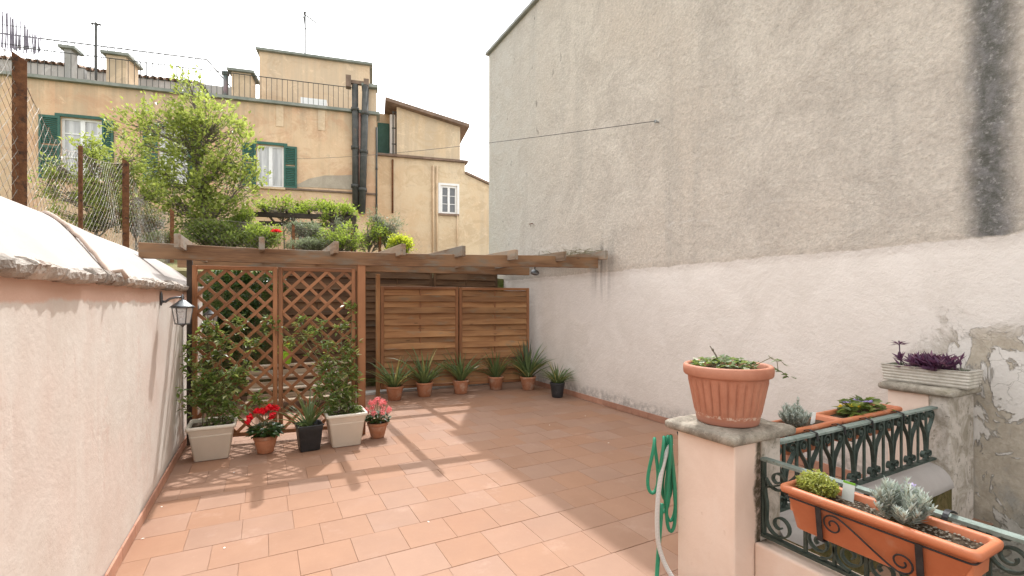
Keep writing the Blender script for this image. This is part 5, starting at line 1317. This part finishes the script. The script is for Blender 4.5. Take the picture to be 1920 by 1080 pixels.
B = Plane(800, 21.0, 3000)
def house_B():
    xl = B.at(640, 350)[0]; xr = B.at(872, 350)[0]; z1 = B.at(790, 299)[1]
    t = thing_on(B, 'yellow_house', 'tall yellow rendered house with sloping roof and one small white window', 'building', (xl+xr)/2, -3.2)
    px0, px1 = 826, 857; w0, w1 = B.at(px0, 375)[0], B.at(px1, 375)[0]; wz0, wz1 = B.at(841, 401)[1], B.at(841, 348)[1]
    m = MB(); m.box(xl, w0, 0, .3, -3.2, z1); m.box(w1, xr, 0, .3, -3.2, z1); m.box(w0, w1, 0, .3, -3.2, wz0); m.box(w0, w1, 0, .3, wz1, z1); m.box(xl, xr, .31, 8, -3.2, z1-.02)
    prt(B, m, 'wall', 'fac2', t)
    prt(B, bx(xl, xr+.12, -.14, .4, z1+.002, z1+.10), 'ledge', 'eave', t)
    # lower wing with a sloping verge at the right
    xe = B.at(1010, 350)[0]; za = B.at(872, 326)[1]; zb = B.at(917, 347)[1]; xv = B.at(917, 347)[0]; zc = za + (zb-za)*(xe-xr)/(xv-xr)
    g_ = MB(); g_.loft([[(xr,y,-3.2),(xe,y,-3.2),(xe,y,zc),(xr,y,za)] for y in (.003, 7.5)], True, True, True); prt(B, g_, 'wing_wall', 'fac2', t)
    g_ = MB(); g_.loft([[(xr+.002,y,za+.003),(xe+.1,y,zc+.003),(xe+.1,y,zc+.10),(xr+.002,y,za+.10)] for y in (-.12, 7.6)], True, True, True); prt(B, g_, 'wing_roof', 'eave', t)
    # set-back upper storey with shed roof
    ua = B.at(744, 250)[0]; ub = B.at(863, 250)[0]; uz0 = z1 + .105; zl = B.at(744, 200)[1]; zr = B.at(863, 238)[1]
    g_ = MB(); g_.loft([[(ua,y,uz0),(ub,y,uz0),(ub,y,zr),(ua,y,zl)] for y in (.02, 6.5)], True, True, True); u = prt(B, g_, 'upper_storey', 'fac2', t)
    x0 = B.at(722, 190)[0]; x1 = B.at(878, 240)[0]; s = (zr-zl)/(ub-ua); f = lambda x: zl + s*(x-ua)
    g_ = MB(); g_.loft([[(x0,y,f(x0)+.003),(x1,y,f(x1)+.003),(x1,y,f(x1)+.15),(x0,y,f(x0)+.15)] for y in (-.3, 6.8)], True, True, True); prt(B, g_, 'shed_roof', 'eave', u)
    # recessed loggia at its left: green shutter, white door, dark rail
    la = B.at(690, 250)[0]
    prt(B, bx(la, ua-.002, 1.2, 6.5, uz0, f(x0)-.02), 'loggia_wall', 'fac3', t)
    prt(B, bx(B.at(708,255,1.1)[0], B.at(730,255,1.1)[0], 1.10, 1.18, uz0+.02, uz0+1.75), 'loggia_shutter', 'shutter', t)
    prt(B, bx(B.at(731,255,.5)[0], B.at(741,255,.5)[0], .5, .56, uz0+.02, uz0+1.95), 'loggia_door', 'white', t)
    r = MB(); a = B.at(737,255,.1)[0]; [r.tube([(a+k*.14,.1,uz0),(a+k*.14,.1,uz0+1.95)], .03, 5) for k in (0,1)]; [r.tube([(a-.05,.1,uz0+q),(a+.2,.1,uz0+q)], .03, 5) for q in (.5,1.2,1.9)]; prt(B, r, 'loggia_rail', 'drain', t)
    # window
    fw = .09; f_ = MB(); mid = (w0+w1)/2
    f_.box(w0, w0+fw, .05, .12, wz0, wz1); f_.box(w1-fw, w1, .05, .12, wz0, wz1); f_.box(w0+fw, w1-fw, .05, .12, wz1-fw, wz1); f_.box(w0+fw, w1-fw, .05, .12, wz0, wz0+fw); f_.box(mid-.05, mid+.05, .04, .12, wz0+fw, wz1-fw)
    wn = prt(B, f_, 'window', 'white', t); hh = (wz1-wz0-2*fw)/3
    for i in range(3):
        za_ = wz0+fw+i*hh
        for (a, b) in ((w0+fw, mid-.05), (mid+.05, w1-fw)): prt(B, bx(a, b, .09, .10, za_+.01, za_+hh-.015), 'pane', 'pane_dark', wn)
        if i: prt(B, bx(w0+fw, w1-fw, .065, .11, za_-.015, za_+.01), 'glazing_bar', 'white', wn)
    prt(B, bx(w0-.08, w1+.08, -.1, .06, wz0-.09, wz0-.003), 'sill', 'eave', t)
    fr = MB(); fr.box(w0-.1, w0-.002, -.02, .01, wz0, wz1+.1); fr.box(w1+.002, w1+.1, -.02, .01, wz0, wz1+.1); fr.box(w0-.002, w1+.002, -.02, .01, wz1+.002, wz1+.1); prt(B, fr, 'window_surround', 'white', t)
    def pipe(px, py0, py1, r, mat):
        x, za_ = B.at(px, py0); zb_ = B.at(px, py1)[1]; m = MB(); m.tube([(x,-.08,za_),(x,-.08,zb_)], r, 8); prt(B, m, 'drain_pipe', mat, t, True)
    pipe(736, 300, 400, .04, 'rust'); pipe(812, 312, 480, .05, 'fac3'); pipe(819, 312, 480, .045, 'fac3'); pipe(857, 405, 480, .03, 'fac3')
house_B()

# thin wire from the tall wall to the ochre house
p0 = onX(1235, 229, XR) + Vector((-.07,0,0)); p3 = A.world(*A.at(540, 298), -.02); m = MB(); pts = []
for i in range(31):
    k = i/30; p = p0.lerp(p3, k); p.z -= .12*4*k*(1-k); pts.append(p)
tag(part(m.tube(pts, .0045, 4), 'overhead_wire', MT['drain']), 'thin overhead wire strung from the tall wall to the ochre house', 'wire')

# ================================================================== GARDEN: chain-link fence, trees, shrubs
def gz(x, y): return 2.02 + .085*(y-8.6) if y > 8.62 else 1.86
def post(x, y, top, wd, t, ang=True):
    m = MB(); z0 = gz(x, y) - .3
    if ang:
        prof = [(0,0),(wd,0),(wd,.007),(.007,.007),(.007,wd),(0,wd)]
        m.loft([[(x+a-wd/2, y+b-wd/2, z) for a, b in prof] for z in (z0, top-.06)] + [[(x+a-wd/2, y+b-wd/2, top-.06+.06*(1-a/wd)) for a, b in prof]], True, True, True)
    else: m.tube([(x,y,z0),(x,y,top)], wd/2, 8)
    return part(m, 'post', MT['rust'], t)
def chainlink():
    t = T('chain_link_fence', 'sagging rusty chain-link fence with angle iron posts beyond the pink wall', 'fence', (-1.5, 6, 1.9))
    PX = -1.66
    ps = [(onX(41, 300, PX).y, 3.42, .085, True), (onX(151, 300, PX).y, 3.10, .04, False), (onX(237, 300, PX).y, 3.46, .075, True), (onX(323, 400, PX).y, 3.42, .07, True)]
    for (y, top, wd, ang) in ps: post(PX, y, top, wd, t, ang)
    Y1 = ps[3][0]
    run2 = []
    for (px, top) in ((550, 3.30), (660, 3.30), (712, 3.32)):
        p = onY(px, 420, Y1); post(p.x, Y1, top, .06, t); run2.append((p.x, top))
    # path parameter: along y first, then along x
    ykey = [(-1.0, 3.55), (ps[0][0], 3.38), (ps[0][0]+.75, 3.0), (ps[1][0], 3.06), (ps[2][0], 3.42), ((ps[2][0]+Y1)/2, 3.2), (Y1, 3.35)]
    total = (Y1+1.0); xend = run2[-1][0] + 1.2; L2 = xend - PX
    def pos(u): return Vector((PX - .03, -1.0+u, 0)) if u <= total else Vector((PX - .03 + (u-total), Y1+.03, 0))
    def top(u):
        if u <= total:
            y = -1.0+u
            for (a, za), (b, zb) in zip(ykey, ykey[1:]):
                if a <= y <= b: k = (y-a)/(b-a); return za + (zb-za)*k - .05*math.sin(math.pi*k)
            return 3.3
        return 3.24 + .04*math.sin((u-total)*2)
    c = .095; m = MB(); r = random.Random(12); cols = int((total+L2)/c); rows = 46
    def node(i, j):
        u = (i + (.5 if j % 2 else 0))*c; u = min(u, total+L2-.001); rr = random.Random(i*977+j*31); p = pos(u + rr.uniform(-.008,.008)); zb = gz(p.x, p.y) - .02 if u > total or p.y > 8.6 else 1.88
        z = zb + j*c*.55 + .02*mnoise.noise(Vector((u*1.7, j*.3, 0))) + rr.uniform(-.006,.006); bulge = .05*mnoise.noise(Vector((u*.9, z*1.2, 4)))
        p = p + (Vector((1,0,0)) if u <= total else Vector((0,1,0)))*bulge; p.z = z; return p, z <= top(u)
    for i in range(int(1.6/c), cols):
        for j in range(rows):
            a, oka = node(i, j)
            if not oka: continue
            for ii in ((i, i+1) if j % 2 else (i-1, i)):
                b, okb = node(ii, j+1)
                if okb: m.tube([a, b], .0017, 3, False)
    part(m, 'wire_mesh', MT['wire'], t, kind='stuff')
    w_ = MB(); w_.tube([pos(u*.25) + Vector((0,0,top(u*.25)-.02)) for u in range(6, int((total+L2)*4))], .0025, 4); part(w_, 'line_wire', MT['wire'], t)
chainlink()

def tree(name, label, base, trunk_top, ells, n_tuft, leaf_L, mat, seed, lpt=16, trunk_r=.07, group=None, wd=.58):
    t = T(name, label, 'tree' if 'tree' in name else 'shrub', base, group); r = random.Random(seed); base = Vector(base); tt = Vector(trunk_top)
    tr = MB(); tp = bez(base - Vector((0,0,.15)), base.lerp(tt,.3)+Vector((r.uniform(-.12,.12),0,0)), base.lerp(tt,.7)+Vector((r.uniform(-.15,.15),0,0)), tt, 12)
    tr.tube(tp, [trunk_r*(1-.75*i/12) for i in range(13)], 8)
    lf = MB(); tot = sum(e[3]*e[4]*e[5] for e in ells)
    for e in ells:
        c = Vector(e[:3]); rad = Vector(e[3:6]); k = max(4, int(n_tuft*(rad.x*rad.y*rad.z)/tot))
        # limb to the lobe
        j0 = min(range(13), key=lambda j: abs(tp[j].z - (c.z - rad.z*.9 - .35)) + .2*(tp[j]-c).length)
        limb = bez(tp[j0], tp[j0].lerp(c,.35)+Vector((0,0,-.05)), tp[j0].lerp(c,.75)+Vector((r.uniform(-.1,.1),0,.05)), c, 8); tr.tube(limb, [trunk_r*.42*(1-.7*i/8) for i in range(9)], 6)
        done = 0; tries = 0
        while done < k and tries < k*12:
            tries += 1
            q = Vector((r.uniform(-1,1), r.uniform(-1,1), r.uniform(-1,1)))
            l = q.length
            if l > 1 or l < .15: continue
            if r.random() > .35 + .65*l: continue
            p = c + Vector((q.x*rad.x, q.y*rad.y, q.z*rad.z))
            if mnoise.noise(p*2.2 + Vector((seed*3.1,0,0))) < .0: continue
            done += 1
            s0 = limb[r.randrange(2, 9)]; tr.tube([s0, s0.lerp(p,.5)+Vector((0,0,-.03)), p], [.011,.007,.003], 4, False)
            out = (p - c).normalized() + Vector((0,0,.55)); out.normalize()
            for a in range(lpt):
                d = (out + Vector((r.gauss(0,.75), r.gauss(0,.75), r.gauss(0,.6)))).normalized()
                L = leaf_L*r.uniform(.65,1.2); o = Vector((r.gauss(0,1), r.gauss(0,1), r.gauss(0,1)))*leaf_L*.8
                lf.leaf(p + o, d, Vector((r.uniform(-.6,.6), r.uniform(-.6,.6), 1)), L, L*wd, .2)
    part(tr, 'trunk', MT['bark'], t, True); part(lf, 'crown', MT[mat], t, False, False, 'stuff'); return t
def ell(px, py, Z, rpx, rpy, dep=1.0):
    p = W(px, py, Z); return (p.x, p.y, p.z, rpx*Z/F, rpx*Z/F*dep, rpy*Z/F)
Zt = 11.6; bt = W(385, 470, Zt); bt.z = gz(bt.x, bt.y)
tree('laurel_tree', 'yellow-green laurel tree with open crown in front of the ochre house', bt, W(372, 215, Zt),
    [ell(352,150,Zt,15,26),ell(360,180,Zt,26,44),ell(385,195,Zt,26,36),ell(400,240,Zt,62,58),ell(345,260,Zt,62,60),ell(440,290,Zt,48,56),ell(300,230,Zt,36,36),ell(250,235,Zt,46,34),ell(215,255,Zt,26,30),ell(290,310,Zt,50,48),ell(380,330,Zt,72,58),ell(452,350,Zt,44,50),ell(330,375,Zt,62,44),ell(400,400,Zt,72,44),ell(268,205,Zt,22,28)], 590, .125, 'l_tree', 81, 12, .085)
Z2 = 9.6; b2 = W(190, 430, Z2); b2.z = gz(b2.x, b2.y)
tree('young_tree', 'thin young laurel tree growing behind the chain-link fence', b2, W(170, 290, Z2),
    [ell(110,310,Z2,30,26),ell(150,275,Z2,36,22),ell(90,345,Z2,30,22),ell(180,310,Z2,36,36),ell(135,360,Z2,44,26),ell(205,360,Z2,44,40),ell(240,300,Z2,36,40),ell(260,370,Z2,40,44),ell(175,400,Z2,60,26)], 470, .085, 'l_tree', 82, 13, .04)
def shrub(label, px, py, Z, rpx, rpy, n, L, mat, seed, lobes=5, wd=.5, name='garden_shrub'):
    r = random.Random(seed); p = W(px, py, Z); b = Vector((p.x, p.y, gz(p.x, p.y)))
    es = [ell(px, py, Z, rpx*.6, rpy*.6)] + [ell(px + r.uniform(-.62,.62)*rpx, py + r.uniform(-.6,.6)*rpy, Z + r.uniform(-.25,.25), rpx*r.uniform(.28,.45), rpy*r.uniform(.3,.5)) for _ in range(lobes)]
    return tree(name, label, b, p, es, n, L, mat, seed, 12, .03, 'shrubs in the raised garden', wd)
shrub('dense dark green shrub at the foot of the laurel tree', 400, 440, 10.9, 75, 36, 420, .085, 'l_shrub', 91)
shrub('olive-green shrub tangled behind the chain-link between the angle iron posts', 255, 412, 10.2, 62, 32, 260, .075, 'l_shrub', 92)
shrub('light green vine heaped over the dark garden frame by the laurel tree', 530, 390, 13.2, 78, 16, 150, .09, 'l_vine', 93, 7)
shrub('light green vine heaped over the dark garden frame near the dark soil pipes', 630, 402, 13.0, 62, 22, 170, .09, 'l_vine', 94, 6)
shrub('yellow-green bush in front of the yellow house, lowest of the garden shrubs', 752, 460, 11.2, 34, 24, 260, .06, 'l_bright', 95, 5)
shrub('grey-leaved olive bush beside the bright yellow-green bush', 728, 425, 11.9, 36, 42, 190, .085, 'l_olive', 96, 6, .3)
shrub('pale green scrub behind the chain-link below the garden frame', 490, 445, 10.9, 52, 26, 260, .07, 'l_vine', 97, 5)
shrub('tangled green scrub behind the chain-link under the soil pipes', 640, 445, 11.0, 66, 30, 220, .06, 'l_vine', 98, 7)
shrub('low grey-green undergrowth behind the middle rafters', 580, 462, 10.7, 70, 16, 260, .055, 'l_olive', 99, 6)
shrub('dark ivy mass at the base of the thin young tree', 320, 450, 9.9, 55, 18, 240, .06, 'l_shrub', 100, 5)
shrub('pale dry scrub caught in the chain-link in front of the dark garden frame', 590, 430, 11.4, 60, 26, 300, .06, 'l_olive', 103, 7)
shrub('yellowish scrub leaning on the chain-link beside the laurel trunk', 455, 425, 11.3, 40, 34, 260, .065, 'l_vine', 104, 6)
shrub('leafy green scrub reaching above the rafters beside the grey olive bush', 690, 440, 11.6, 40, 34, 150, .06, 'l_vine', 105, 6)
def rose():
    Z = 10.6; p = W(518, 437, Z); b = Vector((p.x, p.y, gz(p.x, p.y))); t = T('rose_bush', 'small rose bush with one red bloom behind the pergola beam', 'shrub', b); r = random.Random(4)
    st = MB(); st.tube([b - Vector((0,0,.1)), b.lerp(p,.5)+Vector((.05,0,0)), p], .008, 6); lf = MB(); fl = MB()
    for i in range(60): rosette_leaves(lf, b.lerp(p, .3+.65*r.random()) + Vector((r.gauss(0,.13), r.gauss(0,.13), r.gauss(0,.05))), 3, .07, .04, r, (-.4,.9))
    for i in range(3): rosette_leaves(fl, p + Vector((.04*i-.04,0,.01)), 16, .085, .07, r, (.1,1.4))
    part(st, 'stem', MT['twig'], t, True); part(lf, 'foliage', MT['l_shrub'], t, kind='stuff'); part(fl, 'bloom', MT['f_red'], t)
rose()
def frame():
    Z = 12.6; t = T('vine_arbour', 'dark timber frame carrying vines in the raised garden', 'pergola', W(570, 470, Z))
    a, b = W(462, 401, Z), W(668, 409, Z+.3)
    plank(a, b, .09, .13, MT['w_dark'], t, 'front_beam'); plank(a+Vector((.3,1.5,0)), b+Vector((.3,1.5,0)), .09, .13, MT['w_dark'], t, 'back_beam')
    for k in (.02, .42, .78, .98):
        p = a.lerp(b, k); plank(Vector((p.x, p.y, gz(p.x,p.y)-.2)), p - Vector((0,0,.066)), .09, .09, MT['w_dark'], t, 'post', up=(0,1,0))
    for k in (.15, .35, .55, .75, .9):
        p = a.lerp(b, k) + Vector((0,-.3,.09)); plank(p, p + Vector((.3,2.1,0)), .05, .05, MT['w_dark'], t, 'cross_bar')
frame()

# fallen petals on the tiles
r = random.Random(77); pm = MB(); pm.leaf((0,0,0), Vector((1,0,0)), Vector((0,0,1)), .024, .015, .12); pme = pm.mesh('petal')
for (px, py) in ((802,978),(304,952),(420,1030),(1096,780),(1030,798),(1143,831),(272,1010),(442,886)):
    p = onZ(px, py); o = put(pme, 'petal', MT['f_white']); o.location = (p.x, p.y, .004); o.rotation_euler = (0,0,r.uniform(0,6)); tag(o, 'pale fallen petal lying on the terracotta tiles', 'petal', 'fallen petals')
